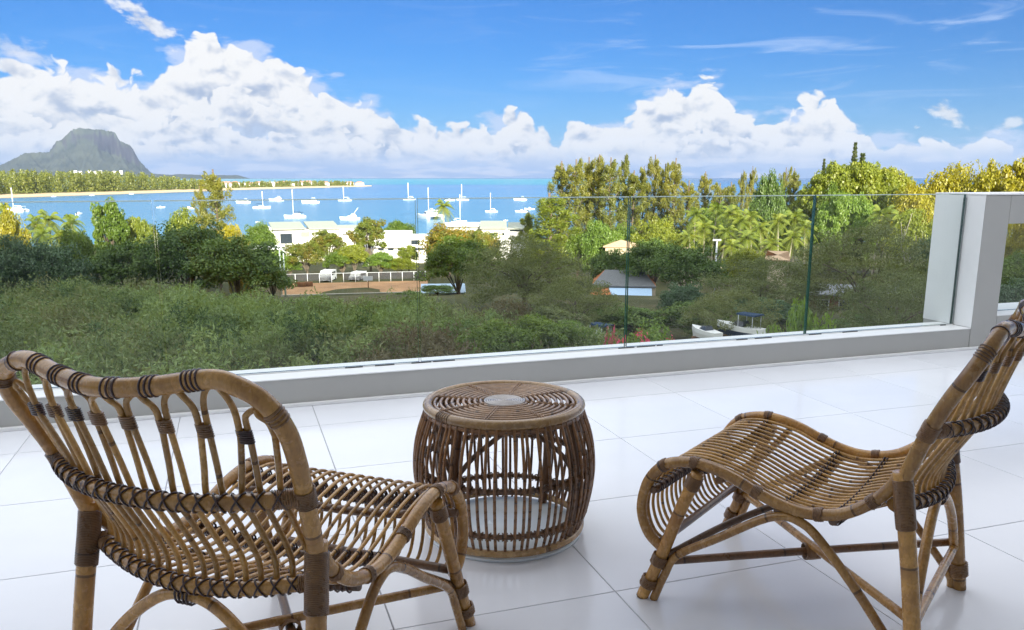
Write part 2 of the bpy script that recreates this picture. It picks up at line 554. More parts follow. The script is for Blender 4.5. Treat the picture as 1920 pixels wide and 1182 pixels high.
def spline(pts, n=8, closed=False):
    """Catmull-Rom through the points, n steps per span"""
    P = np.asarray(pts, float)
    if len(P) < 3 and not closed:
        t = np.linspace(0, 1, n + 1)[:, None]
        return P[0] * (1 - t) + P[1] * t
    if closed:
        Q = np.vstack([P[-1], P, P[0], P[1]])
        m = len(P)
    else:
        Q = np.vstack([2 * P[0] - P[1], P, 2 * P[-1] - P[-2]])
        m = len(P) - 1
    out = []
    t = np.linspace(0, 1, n, endpoint=False)[:, None]
    for i in range(m):
        a, b, c, d = Q[i:i + 4]
        out.append(0.5 * (2 * b + (c - a) * t + (2 * a - 5 * b + 4 * c - d) * t ** 2 + (3 * b - a - 3 * c + d) * t ** 3))
    out = np.vstack(out)
    return out if closed else np.vstack([out, P[-1]])


def frames(P, closed=False):
    T = np.empty_like(P)
    if closed:
        T[:] = np.roll(P, -1, 0) - np.roll(P, 1, 0)
    else:
        T[1:-1] = P[2:] - P[:-2]
        T[0], T[-1] = P[1] - P[0], P[-1] - P[-2]
    T /= np.linalg.norm(T, axis=1)[:, None] + 1e-12
    N = np.empty_like(P)
    ref = np.array([0, 0, 1.0]) if abs(T[0][2]) < 0.9 else np.array([1.0, 0, 0])
    n = np.cross(T[0], np.cross(ref, T[0]))
    n /= np.linalg.norm(n)
    for i in range(len(P)):
        n = n - T[i] * (n @ T[i])
        n /= np.linalg.norm(n) + 1e-12
        N[i] = n
    return T, N, np.cross(T, N)


class MB:
    """collects shapes and links them as ONE mesh object"""
    def __init__(s):
        s.v, s.f, s.a, s.mi, s.nv = [], [], [], [], 0
        s.slot = 0

    def add(s, v, f, along=None):
        v = np.asarray(v, float).reshape(-1, 3)
        s.v.append(v)
        s.a.append(np.zeros(len(v)) if along is None else np.asarray(along, float))
        for q in f:
            s.f.append(tuple(int(i) + s.nv for i in q))
            s.mi.append(s.slot)
        s.nv += len(v)
        return s

    def tube(s, P, r, seg=10, closed=False, caps=True, flat=1.0):
        P = np.asarray(P, float)
        n = len(P)
        R = np.broadcast_to(np.asarray(r, float), (n,)) if np.ndim(r) <= 1 else r
        T, N, B = frames(P, closed)
        a = np.linspace(0, 2 * np.pi, seg, endpoint=False)
        V = P[:, None, :] + R[:, None, None] * (np.cos(a)[None, :, None] * N[:, None, :] * flat + np.sin(a)[None, :, None] * B[:, None, :])
        L = np.concatenate([[0], np.cumsum(np.linalg.norm(np.diff(P, axis=0), axis=1))])
        f = []
        m = n if closed else n - 1
        for i in range(m):
            j = (i + 1) % n
            for k in range(seg):
                k2 = (k + 1) % seg
                f.append((i * seg + k, i * seg + k2, j * seg + k2, j * seg + k))
        V = V.reshape(-1, 3)
        al = np.repeat(L, seg)
        if caps and not closed:
            f.append(tuple(range(seg - 1, -1, -1)))
            f.append(tuple((n - 1) * seg + k for k in range(seg)))
        return s.add(V, f, al)

    def box(s, x0, x1, y0, y1, z0, z1, bev=0.0, M=None):
        v = np.array([(x, y, z) for z in (z0, z1) for y in (y0, y1) for x in (x0, x1)], float)
        f = [(0, 2, 3, 1), (4, 5, 7, 6), (0, 1, 5, 4), (2, 6, 7, 3), (0, 4, 6, 2), (1, 3, 7, 5)]
        if M is not None:
            v = v @ np.array(M.to_3x3()).T + np.array(M.translation)
        return s.add(v, f)

    def lathe(s, prof, seg=24, c=(0, 0, 0), caps=False):
        pr = np.asarray(prof, float)
        a = np.linspace(0, 2 * np.pi, seg, endpoint=False)
        V = np.stack([np.outer(pr[:, 0], np.cos(a)) + c[0], np.outer(pr[:, 0], np.sin(a)) + c[1], np.repeat(pr[:, 1][:, None], seg, 1) + c[2]], -1)
        f = []
        for i in range(len(pr) - 1):
            for k in range(seg):
                k2 = (k + 1) % seg
                f.append((i * seg + k, i * seg + k2, (i + 1) * seg + k2, (i + 1) * seg + k))
        if caps:
            f.append(tuple(range(seg - 1, -1, -1)))
            f.append(tuple((len(pr) - 1) * seg + k for k in range(seg)))
        return s.add(V.reshape(-1, 3), f)

    def mesh(s, name, mats, smooth=True):
        me = bpy.data.meshes.new(name)
        V = np.vstack(s.v)
        me.from_pydata(V.tolist(), [], s.f)
        for m in (mats if isinstance(mats, (list, tuple)) else [mats]):
            me.materials.append(m)
        if s.slot or max(s.mi):
            me.polygons.foreach_set('material_index', s.mi)
        at = me.attributes.new('along', 'FLOAT', 'POINT')
        at.data.foreach_set('value', np.concatenate(s.a).astype(np.float32))
        if smooth:
            me.polygons.foreach_set('use_smooth', [len(q) == 4 for q in s.f])
        me.update()
        return me

    def build(s, name, mats, parent=None, smooth=True, bevel=0.0, **kw):
        o = bpy.data.objects.new(name, s.mesh(name, mats, smooth))
        link(o, parent)
        if bevel:
            md = o.modifiers.new('edge', 'BEVEL')
            md.width, md.segments, md.limit_method = bevel, 2, 'ANGLE'
        return tag(o, **kw)


def quadmesh(name, V, material):
    """V: (n,4,3) loose quads -> one mesh"""
    n = len(V)
    me = bpy.data.meshes.new(name)
    me.vertices.add(n * 4)
    me.vertices.foreach_set('co', np.ascontiguousarray(V, dtype=np.float32).ravel())
    me.loops.add(n * 4)
    me.loops.foreach_set('vertex_index', np.arange(n * 4, dtype=np.int32))
    me.polygons.add(n)
    me.polygons.foreach_set('loop_start', np.arange(0, n * 4, 4, dtype=np.int32))
    me.update(calc_edges=True)
    me.materials.append(material)
    return me


# pixel helpers: bearings and depressions measured on the photograph give real directions; distances are then real metres
CT, ST = math.cos(PITCH), math.sin(PITCH)


def ray(px, py):
    x, y = (px - 960) / FPX, (CYPX - py) / FPX
    return np.array([x, CT + y * ST, -ST + y * CT])


def on_z(px, py, z):
    d = ray(px, py)
    return np.array([0, 0, EZ]) + d * ((z - EZ) / d[2])


def bearing(px, d, py=440):
    r = ray(px, py)
    h = math.hypot(r[0], r[1])
    return r[0] / h * d, r[1] / h * d


def height_at(px, py, d):
    r = ray(px, py)
    return EZ + d * r[2] / math.hypot(r[0], r[1])


def px_width(px, w, d):
    """metres across for w pixels at distance d"""
    r = ray(px, 440)
    return w / FPX * d / math.hypot(r[0], r[1])

# ------------------------------------------------------------------ balcony: everything is laid out on the tile grid (u along the railing, v across)
YAW = 0.3245


def uv(u, v, z=0.0):
    return (u * math.cos(YAW) - v * math.sin(YAW), u * math.sin(YAW) + v * math.cos(YAW), z)


BAL = Matrix.Rotation(YAW, 4, 'Z')
U0, U1, V0, VK = -5.2, 9.2, -3.0, 4.585
fl = MB()
fl.box(U0, U1, V0, VK + 0.3, -0.25, -0.0035)
floor = fl.build('floor', M_GROUT, smooth=False, kind='structure')
floor.rotation_euler = (0, 0, YAW)
TS = 0.6865
GU, GV = 0.358 - 8 * TS, 2.108 - 7 * TS


def tile_mesh(w, h):
    mb = MB()
    e = 0.0012
    v = [(0, 0, -0.003), (w, 0, -0.003), (w, h, -0.003), (0, h, -0.003), (e, e, 0), (w - e, e, 0), (w - e, h - e, 0), (e, h - e, 0)]
    mb.add(v, [(4, 5, 6, 7), (0, 1, 5, 4), (1, 2, 6, 5), (2, 3, 7, 6), (3, 0, 4, 7)])
    return mb.mesh('tile', M_TILE, False)


G = 0.0028
full, cut = tile_mesh(TS - G, TS - G), tile_mesh(TS - G, VK - (GV + 10 * TS) - G)
for i in range(21):
    for j in range(11):
        u, v = GU + i * TS + G / 2, GV + j * TS + G / 2
        if u + TS > U1:
            continue
        inst('tile', full if j < 10 else cut, floor, (u, v, 0))

HK = 0.153
kb = MB()
kb.box(U0, 5.105, VK, 4.875, -0.25, HK)
kerb = kb.build('balcony_kerb', M_SHADEDW, smooth=False, bevel=0.004, label='low pale kerb along the balcony edge under the glass', cat='kerb')
kerb.rotation_euler = (0, 0, YAW)
kc = MB()
kc.box(U0, 5.104, VK - 0.004, 4.879, HK, HK + 0.006)
kc.build('coping', M_TRIM, kerb, smooth=False)
kt = MB()
kt.box(U0, 9.2, VK - 0.030, VK - 0.001, 0.0005, 0.018)  # white strip added for the bright reflected line at the kerb foot
kt.build('reflection_strip', M_TRIM, kerb, smooth=False, bevel=0.002)

# right-hand parapet with its own opening
pw = empty('parapet_wall', uv(5.11, VK), YAW, 'thick white parapet wall with a glazed opening at the right end of the balcony', 'wall')
T = 0.45     # thickness
w = MB()
w.box(0, 0.238, 0, T, -0.25, 1.118)
w.build('pier', [M_SHADEDW], pw, smooth=False, bevel=0.004)
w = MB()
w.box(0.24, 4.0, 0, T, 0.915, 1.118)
w.build('top_beam', [M_SHADEDW], pw, smooth=False, bevel=0.004)
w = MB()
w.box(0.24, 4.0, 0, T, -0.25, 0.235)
w.build('sill_wall', [M_SHADEDW], pw, smooth=False, bevel=0.004)
w = MB()
w.box(-0.004, 4.0, -0.004, T + 0.004, 1.12, 1.132)
w.build('coping', [M_TRIM], pw, smooth=False, bevel=0.002)
w = MB()
w.box(-0.0035, -0.0005, 0.0, T, HK + 0.008, 1.118)  # whiter skin: the stronger light on this face is in its colour
w.build('lit_reveal', [M_TRIM], pw, smooth=False)
w = MB()
w.box(0.242, 4.0, 0.0, T, 0.2355, 0.241)
w.build('sill', [M_TRIM], pw, smooth=False)


def pane_mesh(u0, u1, v, z0, z1, t=0.0172):
    mb = MB()
    x0, x1, y0, y1 = u0, u1, v - t / 2, v + t / 2
    P = np.array([(x, y, z) for z in (z0, z1) for y in (y0, y1) for x in (x0, x1)])
    mb.slot = 0
    zb = z1 - 0.006  # opaque pale band under the top edge, drawn as its bright line
    P2 = P.copy()
    P2[4:, 2] = zb
    mb.add(P2, [(0, 1, 5, 4), (2, 6, 7, 3)])
    mb.slot = 2
    P3 = P.copy()
    P3[:4, 2] = zb
    mb.add(P3, [(0, 1, 5, 4), (2, 6, 7, 3)])
    mb.slot = 1
    mb.add(P, [(0, 4, 6, 2), (1, 3, 7, 5), (0, 2, 3, 1)])
    mb.slot = 2
    mb.add(P, [(4, 5, 7, 6)])
    return mb


gb = empty('glass_balustrade', (0, 0, 0), YAW, 'frameless clear glass balustrade standing on the kerb', 'railing')
VG = 4.753
joints = [-4.56, -3.17, -1.78, -0.386, 1.016, 2.377, 3.775, 5.098]
for a, b in zip(joints[:-1], joints[1:]):
    pane_mesh(a + 0.006, b - 0.006, VG, HK + 0.012, 1.129).build('pane', [M_GLASS, M_GEDGE, M_GTOP], gb, smooth=False)
ch = MB()
ch.box(-4.56, 5.098, VG - 0.016, VG + 0.016, HK + 0.0065, HK + 0.011)
ch.build('channel', M_TRIM, gb, smooth=False)
rg = random.Random(5)
for u in (0.62, 0.80, 1.02, 1.16, 2.377, 2.52, 2.62, 3.25, 3.42, 3.85, 4.15, 5.0):
    sm = MB()
    l = rg.uniform(0.02, 0.07)
    sm.box(u - l, u + l, VG - 0.021, VG - 0.0165, HK + 0.0065, HK + 0.012)
    sm.build('seal', M_DARK, gb, smooth=False)
gs = MB()
gs.box(5.092, 5.104, VG - 0.012, VG + 0.012, HK + 0.012, 1.10)
gs.build('wall_gasket', mat('grey_gasket', plain((0.25, 0.27, 0.27), 0.5)), gb, smooth=False)
gp = MB()
pn = pane_mesh(5.345, 9.0, VG, 0.243, 0.914)
pn.build('opening_pane', [M_GLASS, M_GEDGE, M_GTOP], pw, smooth=False)
bpy.data.objects['opening_pane'].location = (-5.11, -VK, 0)

# the flat the balcony belongs to: rear wall, lintel slab and the storeys below
bl = empty('apartment_building', (0, 0, 0), YAW)
bl['kind'] = 'structure'
b = MB()
b.box(-14, 24, -12, V0, -12.5, 3.3)
b.build('rear_block', M_WHITE, bl, smooth=False)
b = MB()
b.box(-7, 12, V0 + 0.002, 2.5, 2.80, 3.1)  # unseen overhang, its reach set to shade the near floor and chairs
b.build('canopy_slab', M_WHITE, bl, smooth=False)
b = MB()
b.box(-14, 24, V0 + 0.002, 4.87, -12.5, -0.255)
b.build('lower_storeys', M_WHITE, bl, smooth=False)

# ------------------------------------------------------------------ rattan lounge chair (local axes: x right, y forward, z up)
RAIL = [(0.343, 0.163), (0.385, 0.195), (0.409, 0.245), (0.411, 0.30), (0.390, 0.37), (0.340, 0.425), (0.272, 0.447), (0.205, 0.446), (0.135, 0.430), (0.066, 0.404), (0.0, 0.385), (-0.057, 0.378), (-0.117, 0.385), (-0.173, 0.405), (-0.229, 0.447), (-0.266, 0.490), (-0.290, 0.535)]
RX = 0.292


def subpath(P, s0, s1, n=24):
    L = np.concatenate([[0], np.cumsum(np.linalg.norm(np.diff(P, axis=0), axis=1))])
    t = np.linspace(s0, s1, n)
    return np.stack([np.interp(t, L, P[:, k]) for k in range(3)], 1)


def arclen(P):
    return np.linalg.norm(np.diff(P, axis=0), axis=1).sum()


def helix(P, s0, s1, rp, rw, turns, cross=False):
    """cord wound round the pole P between arc lengths s0 and s1"""
    n = max(10, int(turns * 11))
    Q = subpath(P, s0, s1, n)
    T, N, B = frames(Q)
    ph = np.linspace(0, 2 * np.pi * turns, n)
    out = [Q + (rp + rw * 0.55) * (np.cos(ph)[:, None] * N + np.sin(ph)[:, None] * B)]
    if cross:
        out.append(Q + (rp + rw * 0.9) * (np.cos(-ph)[:, None] * N + np.sin(-ph)[:, None] * B))
    return out


def bind(P, s0, s1, rp, parent, material=M_BIND, rw=0.0024, turns=None, name='binding'):
    turns = turns or max(2, abs(s1 - s0) / (rw * 1.75))
    mb = MB()
    for h in helix(P, s0, s1, rp, rw, turns):
        mb.tube(h, rw, 5, caps=True)
    return mb.build(name, material, parent)


def ring_at(mb, c, ax, r, rw, tilt=None, seg=12):
    ax = np.asarray(ax, float)
    ax /= np.linalg.norm(ax)
    ref = np.array([0, 0, 1.0]) if abs(ax[2]) < 0.8 else np.array([0, 1.0, 0])
    a = np.cross(ax, ref)
    a /= np.linalg.norm(a)
    b = np.cross(ax, a)
    t = np.linspace(0, 2 * np.pi, seg, endpoint=False)
    P = c + r * (np.cos(t)[:, None] * a + np.sin(t)[:, None] * b)
    if tilt:
        P = P + ax * (np.sin(t + tilt[1]) * tilt[0])[:, None]
    mb.tube(P, rw, 5, closed=True)


def rail_at(y_or_s):
    return y_or_s


def make_chair():
    rg = random.Random(3)
    root = empty('lounge_chair', (0, 0, 0), 0, None, 'chair', 'rattan lounge chairs on the balcony')
    rail2 = spline([(0, a, b) for a, b in RAIL], 8)

    def part(P, r, name, m=M_POLE, seg=12, **kw):
        return MB().tube(P, r, seg, **kw).build(name, m, root)

    NS = 18
    xs = np.linspace(-0.262, 0.262, NS)

    def dish(x, d=0.022):
        return d * (1 - (x / 0.29) ** 2)

    def seatbar(x):
        k = 1 - (x / 0.285) ** 2
        return np.array([x, -0.280 - 0.068 * k, 0.452 - 0.026 * k])

    def midbar(x):
        k = 1 - abs(x / 0.312) ** 2.2
        return np.array([x, -0.345 - 0.108 * k, 0.660 - 0.004 * k])

    hoop_half = [(0.296, -0.297, 0.52), (0.311, -0.345, 0.66), (0.324, -0.382, 0.745), (0.331, -0.418, 0.813), (0.310, -0.446, 0.870), (0.264, -0.457, 0.897), (0.212, -0.464, 0.907), (0.110, -0.487, 0.891), (0.0, -0.507, 0.884)]
    hp = [(-x, y, z) for x, y, z in hoop_half] + [(x, y, z) for x, y, z in hoop_half[-2::-1]]
    hoop = spline(hp, 10)
    part(hoop, 0.0182, 'back_hoop', seg=14)
    legs = {}
    for s in (-1, 1):
        P = rail2 + np.array([s * RX, 0, 0])
        part(P, 0.0162, 'seat_rail', seg=12)
        legs['rail', s] = P
        P = spline([(s * 0.295, -0.292, 0.545), (s * 0.298, -0.305, 0.47), (s * 0.308, -0.340, 0.26), (s * 0.318, -0.374, 0.0)], 8)
        part(P, np.linspace(0.0215, 0.0205, len(P)), 'rear_leg', seg=14)
        legs['rear', s] = P
        P = spline([(s * 0.296, 0.236, 0.425), (s * 0.304, 0.282, 0.30), (s * 0.312, 0.335, 0.14), (s * 0.320, 0.388, 0.0)], 8)
        part(P, 0.0185, 'front_leg', seg=14)
        legs['front', s] = P
        # bent brace: foot, along the leg, over to the rail and down to the rear foot
        P = spline([(s * 0.314, 0.352, 0.0), (s * 0.309, 0.322, 0.085), (s * 0.305, 0.285, 0.158), (s * 0.300, 0.160, 0.248), (s * 0.297, 0.050, 0.328), (s * 0.296, -0.010, 0.355), (s * 0.296, -0.055, 0.352), (s * 0.297, -0.105, 0.322), (s * 0.300, -0.206, 0.215), (s * 0.306, -0.300, 0.100), (s * 0.312, -0.345, 0.035), (s * 0.316, -0.352, 0.0)], 8)
        part(P, 0.0125, 'bent_brace', seg=10)
        # thin strut from the front leg to the middle crossbar
        P = spline([(s * 0.306, 0.318, 0.150), (s * 0.20, 0.16, 0.262), (s * 0.05, -0.02, 0.352)], 8)
        part(P, 0.0105, 'strut', M_BAR, seg=9)
    # crossed stretchers
    for s, dz in ((1, 0.0), (-1, 0.022)):
        P = spline([(-s * 0.305, 0.325, 0.128 + dz), (0, -0.005, 0.140 + dz), (s * 0.309, -0.345, 0.150 + dz)], 8)
        part(P, 0.0122, 'cross_stretcher', M_BAR if s > 0 else M_POLE, seg=10)
        if s > 0:
            bind(P, arclen(P) * 0.5 - 0.022, arclen(P) * 0.5 + 0.022, 0.024, root)
    # rear stretcher and rear arch
    P = np.array([(-0.311, -0.352, 0.145), (0.311, -0.352, 0.145)], float)
    part(spline(P, 8), 0.012, 'rear_stretcher', M_POLE, seg=10)
    P = spline([(-0.302, -0.350, 0.13), (-0.20, -0.345, 0.275), (-0.09, -0.338, 0.370), (0, -0.336, 0.396), (0.09, -0.338, 0.370), (0.20, -0.345, 0.275), (0.302, -0.350, 0.13)], 8)
    part(P, 0.0135, 'rear_arch', M_POLE, seg=10)
    bind(P, arclen(P) * 0.5 - 0.020, arclen(P) * 0.5 + 0.020, 0.0185, root, M_LASH, 0.0026, 4)
    # crossbars
    bars = []
    for (y, z, r, m, lash) in ((0.345, 0.180, 0.0125, M_BAR, 0), (0.378, 0.335, 0.011, M_BAR, 1), (0.243, 0.424, 0.011, M_BAR, 1), (0.175, 0.414, 0.0115, M_BAR, 0), (0.005, 0.364, 0.0115, M_BAR, 1), (-0.140, 0.372, 0.0115, M_BAR, 1)):
        t = np.linspace(-RX, RX, 15)
        d = dish(t, 0.024) if z > 0.35 else dish(t, 0.0)
        P = np.stack([t, np.full(15, y), z - d], 1)
        part(P, r, 'crossbar', m, seg=10)
        bars.append((y, z, r, lash))
    tt = np.linspace(-0.29, 0.29, 25)
    SB = np.array([seatbar(x) for x in tt])
    MBR = np.array([midbar(x) for x in np.linspace(-0.311, 0.311, 25)])
    part(SB, 0.0155, 'seat_back_bar', M_POLE, seg=12)
    part(MBR, 0.0158, 'mid_back_bar', M_POLE, seg=12)
    # lashings: one dark cord per crossing
    lm = MB()
    for (y, z, r, lash) in bars:
        if not lash:
            continue
        for x in xs:
            dz = dish(x, 0.024) if z > 0.35 else 0
            for k in (-1, 1):
                ring_at(lm, np.array([x + k * 0.004, y, z - dz + 0.004]), (1, 0, 0), r + 0.0055, 0.0022, (0.005 * k, 0.6))
                sg = np.array([0, 0.0045 * k, 0.0])
                ring_at(lm, np.array([x, y, z - dz + (0.0165 if z > 0.35 else 0.0)]) + sg + (np.array([0, 0.018, 0]) if z < 0.35 else 0), (0, 1, 0) if z > 0.35 else (0, 0, 1), 0.0080, 0.0022, None, 10)
    for fn, rr, n in ((seatbar, 0.0155, NS), (midbar, 0.0158, NS)):
        for x in np.linspace(-0.272, 0.272, n):
            c = fn(x)
            ax = fn(x + 0.01) - fn(x - 0.01)
            for k in (-1, 1):
                ring_at(lm, c, ax, rr + 0.0022, 0.0021, (0.012 * k, 0.5), 14)
            ring_at(lm, c + np.array([0, 0.019, 0.002]), (0, 0.35, 1), 0.0088, 0.0022, None, 10)
    lo = lm.build('lashing', M_LASH, root)
    lo['kind'] = 'stuff'
    # seat slats
    for x in xs:
        k = 1 - (x / 0.285) ** 2
        sb = seatbar(x)
        pts = [(x, 0.338, 0.172)]
        for (y, z) in RAIL[1:5]:
            pts.append((x, y - 0.006, z))
        pts += [(x, 0.336, 0.423), (x, 0.272, 0.443 - dish(x, 0.012)), (x, 0.205, 0.441 - dish(x, 0.018))]
        for (y, z) in RAIL[8:13]:
            pts.append((x, y, z - 0.002 - dish(x, 0.022)))
        pts += [(x, -0.19, 0.402 - dish(x, 0.012)), (x, sb[1] + 0.045, sb[2] - 0.012), (x, sb[1] + 0.014, sb[2] + 0.014)]
        j = rg.uniform(-0.0015, 0.0015)
        P = spline([(a + j, b, c) for a, b, c in pts], 5)
        part(P, 0.0049 + rg.uniform(-0.0004, 0.0004), 'slat', M_SLAT, seg=7)

    # spindles: pairs tied under the hoop, outer ones single, arches between neighbours
    def hoop_under(x):
        h = np.array(hoop)
        upper = h[h[:, 2] > 0.862]
        o = np.argsort(upper[:, 0])
        return np.array([x, np.interp(x, upper[o, 0], upper[o, 1]), np.interp(x, upper[o, 0], upper[o, 2])])
    tie_x = np.linspace(-0.252, 0.252, 8)
    tops = []
    for i in range(NS):
        if i == 0:
            tops.append((-0.298, 0.795, None))
        elif i == NS - 1:
            tops.append((0.298, 0.795, None))
        else:
            p, side = (i - 1) // 2, (i - 1) % 2
            tops.append((tie_x[p] + (0.0068 if side else -0.0068), 0.816 - 0.018 * abs(tie_x[p] / 0.252) ** 2, p))
    ends = []
    for i, x in enumerate(xs):
        sb = seatbar(x)
        mid = midbar(x * 1.02)
        tx, tz, p = tops[i]
        f = (tz - mid[2]) / (0.89 - mid[2])
        hu = hoop_under(max(-0.28, min(0.28, tx)))
        ty = mid[1] * (1 - f) + hu[1] * f + 0.006
        if p is None:
            ty += 0.01
        P = spline([sb + np.array([0, 0.012, -0.004]), sb * 0.72 + mid * 0.28 + np.array([0, 0.034, 0.0]), mid * 0.75 + sb * 0.25 + np.array([0, 0.026, 0]), mid + np.array([0, 0.0195, 0]), np.array([(mid[0] + tx) / 2, (mid[1] + ty) / 2 + 0.01, (mid[2] + tz) / 2]), (tx, ty, tz)], 5)
        part(P, 0.0062 + rg.uniform(-0.0004, 0.0004), 'spindle', M_SLAT, seg=7)
        ends.append(np.array([tx, ty, tz]))
    for i in range(0, NS, 2):
        a, b = ends[i], ends[i + 1]
        m = (a + b) / 2
        hu = hoop_under(max(-0.275, min(0.275, m[0])))
        outer = i in (0, NS - 2)
        topz = hu[2] - 0.012 if not outer else hu[2] - 0.040
        top = np.array([m[0] + (0.006 * np.sign(m[0]) if outer else 0), hu[1] + 0.004 + (0.012 if outer else 0), topz])
        w = 0.86
        P = spline([a, a * 0.45 + np.array([a[0], top[1], top[2]]) * 0.55 - np.array([0.001, 0, 0]), np.array([m[0] - (m[0] - a[0]) * w * 0.72, top[1], topz - 0.010]), top, np.array([m[0] + (b[0] - m[0]) * w * 0.72, top[1], topz - 0.010]), b * 0.45 + np.array([b[0], top[1], top[2]]) * 0.55 + np.array([0.001, 0, 0]), b], 5)
        part(P, 0.0062, 'top_arch', M_SLAT, seg=7)
    for p in range(8):
        a, b = ends[1 + 2 * p], ends[2 + 2 * p]
        c = (a + b) / 2
        P = np.array([c + np.array([0, 0.003, -0.011]), c + np.array([0, -0.003, 0.011])])
        mb = MB()
        t = np.linspace(0, 2 * np.pi, 16, endpoint=False)
        for h in np.linspace(0, 1, 6):
            q = P[0] * (1 - h) + P[1] * h
            ring = np.stack([q[0] + np.cos(t) * 0.0150, q[1] + np.sin(t) * 0.0088, np.full(16, q[2])], 1)
            mb.tube(ring, 0.0023, 5, closed=True)
        mb.build('tie', M_LASH if p in (0, 7) else M_BIND, root)
    # bindings on the hoop and the joints
    L = arclen(hoop)
    for f, w, n in ((0.318, 0.002, 1), (0.372, 0.016, 3), (0.424, 0.015, 3), (0.472, 0.015, 3), (0.522, 0.014, 3), (0.574, 0.013, 3), (0.632, 0.017, 4), (0.262, 0.016, 5), (0.752, 0.014, 4)):
        mb = MB()
        for q in np.linspace(-1, 1, n) if n > 1 else [0]:
            c2 = subpath(hoop, f * L + q * w * 0.8 - 0.003, f * L + q * w * 0.8 + 0.003, 3)
            ring_at(mb, c2[1], c2[2] - c2[0], 0.0186, 0.0023, (0.0016, f * 40), 16)
        mb.build('binding', M_LASH if 0.3 < f < 0.7 else M_BIND, root)
    for s in (-1, 1):
        P = legs['rear', s]
        bind(P, 0.02, 0.145, 0.0222, root, M_BIND, 0.0021)
        bind(P, arclen(P) - 0.085, arclen(P) - 0.045, 0.024, root, M_BIND, 0.003)
        P = legs['front', s]
        bind(P, 0.015, 0.055, 0.020, root, M_BIND)
        bind(P, arclen(P) - 0.160, arclen(P) - 0.125, 0.0225, root, M_BIND)
        bind(P, arclen(P) - 0.075, arclen(P) - 0.045, 0.0225, root, M_BIND, 0.003)
        P = legs['rail', s]
        LL = arclen(P)
        for f in (0.30, 0.40, 0.585, 0.755, 0.90):
            bind(P, f * LL - 0.011, f * LL + 0.011, 0.0162, root, M_BIND, 0.0024)
        hs = hoop if s < 0 else hoop[::-1]
        i = np.argmin(np.linalg.norm(hs - np.array([s * 0.311, -0.345, 0.66]), axis=1))
        l0 = arclen(hs[:i + 1])
        bind(hs, l0 - 0.022, l0 + 0.022, 0.0185, root, M_BIND, 0.0024)
        bind(MBR if s < 0 else MBR[::-1], 0.012, 0.055, 0.016, root, M_BIND, 0.0024)
        bind(SB if s < 0 else SB[::-1], 0.008, 0.045, 0.016, root, M_BIND, 0.0024)
    return root


chair = make_chair()
chair['label'] = 'rattan lounge chair seen from behind, its rounded back towards us'
chair.location = (-0.558, 1.895, 0)
chair.rotation_euler = (0, 0, math.radians(69.27 - 90))
copy_tree(chair, 'rattan lounge chair seen from the side, to the right of the round table', (0.898, 2.323, 0), math.radians(142.97 - 90))

# ------------------------------------------------------------------ round rattan side table
tb = empty('side_table', (-0.028, 2.80, 0), 0.35, 'round barrel shaped rattan side table between the two chairs', 'table')
rg = random.Random(8)
PROF = [(0.272, 0.028), (0.292, 0.085), (0.308, 0.15), (0.317, 0.215), (0.319, 0.265), (0.314, 0.325), (0.302, 0.38), (0.285, 0.43), (0.274, 0.462)]
rib = MB().tube(spline([(r, 0, z) for r, z in PROF], 4), 0.0054, 7).mesh('rib', M_RIB)
NR = 66
for k in range(NR):
    inst('rib', rib, tb, (0, 0, 0), (rg.uniform(-0.012, 0.012), 0, 2 * math.pi * (k + rg.uniform(-0.22, 0.22)) / NR))


def circ(r, z, n=72, wob=0.0):
    a = np.linspace(0, 2 * np.pi, n, endpoint=False)
    return np.stack([r * np.cos(a), r * np.sin(a), np.full(n, z) + wob * np.sin(3 * a)], 1)


MB().tube(circ(0.268, 0.470, 96), 0.0172, 12, closed=True).build('top_rim', M_RIM, tb)
MB().tube(circ(0.272, 0.448, 96), 0.010, 8, closed=True).build('under_rim', M_RIB, tb)
MB().tube(circ(0.276, 0.030, 96), 0.0125, 10, closed=True).build('base_ring', M_RIM, tb)
d = MB()
d.lathe([(0.0, 0.012), (0.276, 0.012), (0.279, 0.008), (0.279, 0.001), (0.0, 0.001)], 64)
d.build('base_disc', M_PAD, tb)
for k, r in enumerate(np.linspace(0.083, 0.243, 9)):
    MB().tube(circ(r, 0.478 - 0.0004 * k, 80, 0.0006), 0.0057, 8, closed=True).build('ring', M_RING, tb)
a = np.linspace(0, 2 * np.pi * 9, 300)
MB().tube(np.stack([0.072 * a / a[-1] * np.cos(a), 0.072 * a / a[-1] * np.sin(a), np.full(300, 0.480)], 1), 0.0042, 6).build('centre_coil', M_CORE, tb)
lm = MB()
for k in range(8):
    an = 2 * math.pi * k / 8 + 0.2
    dx = np.array([math.cos(an), math.sin(an), 0])
    MB().tube(np.array([dx * 0.03 + (0, 0, 0.468), dx * 0.262 + (0, 0, 0.464)]), 0.0060, 8).build('spoke', M_RIB, tb)
    for r in np.linspace(0.083, 0.243, 9):
        c = dx * r + np.array([0, 0, 0.474])
        for q in (-1, 1):
            tv = np.array([-dx[1], dx[0], 0])
            ring_at(lm, c + tv * 0.0045 * q, tv, 0.0095, 0.0018, None, 10)
lo = lm.build('top_lashing', M_RING, tb)
lo['kind'] = 'stuff'
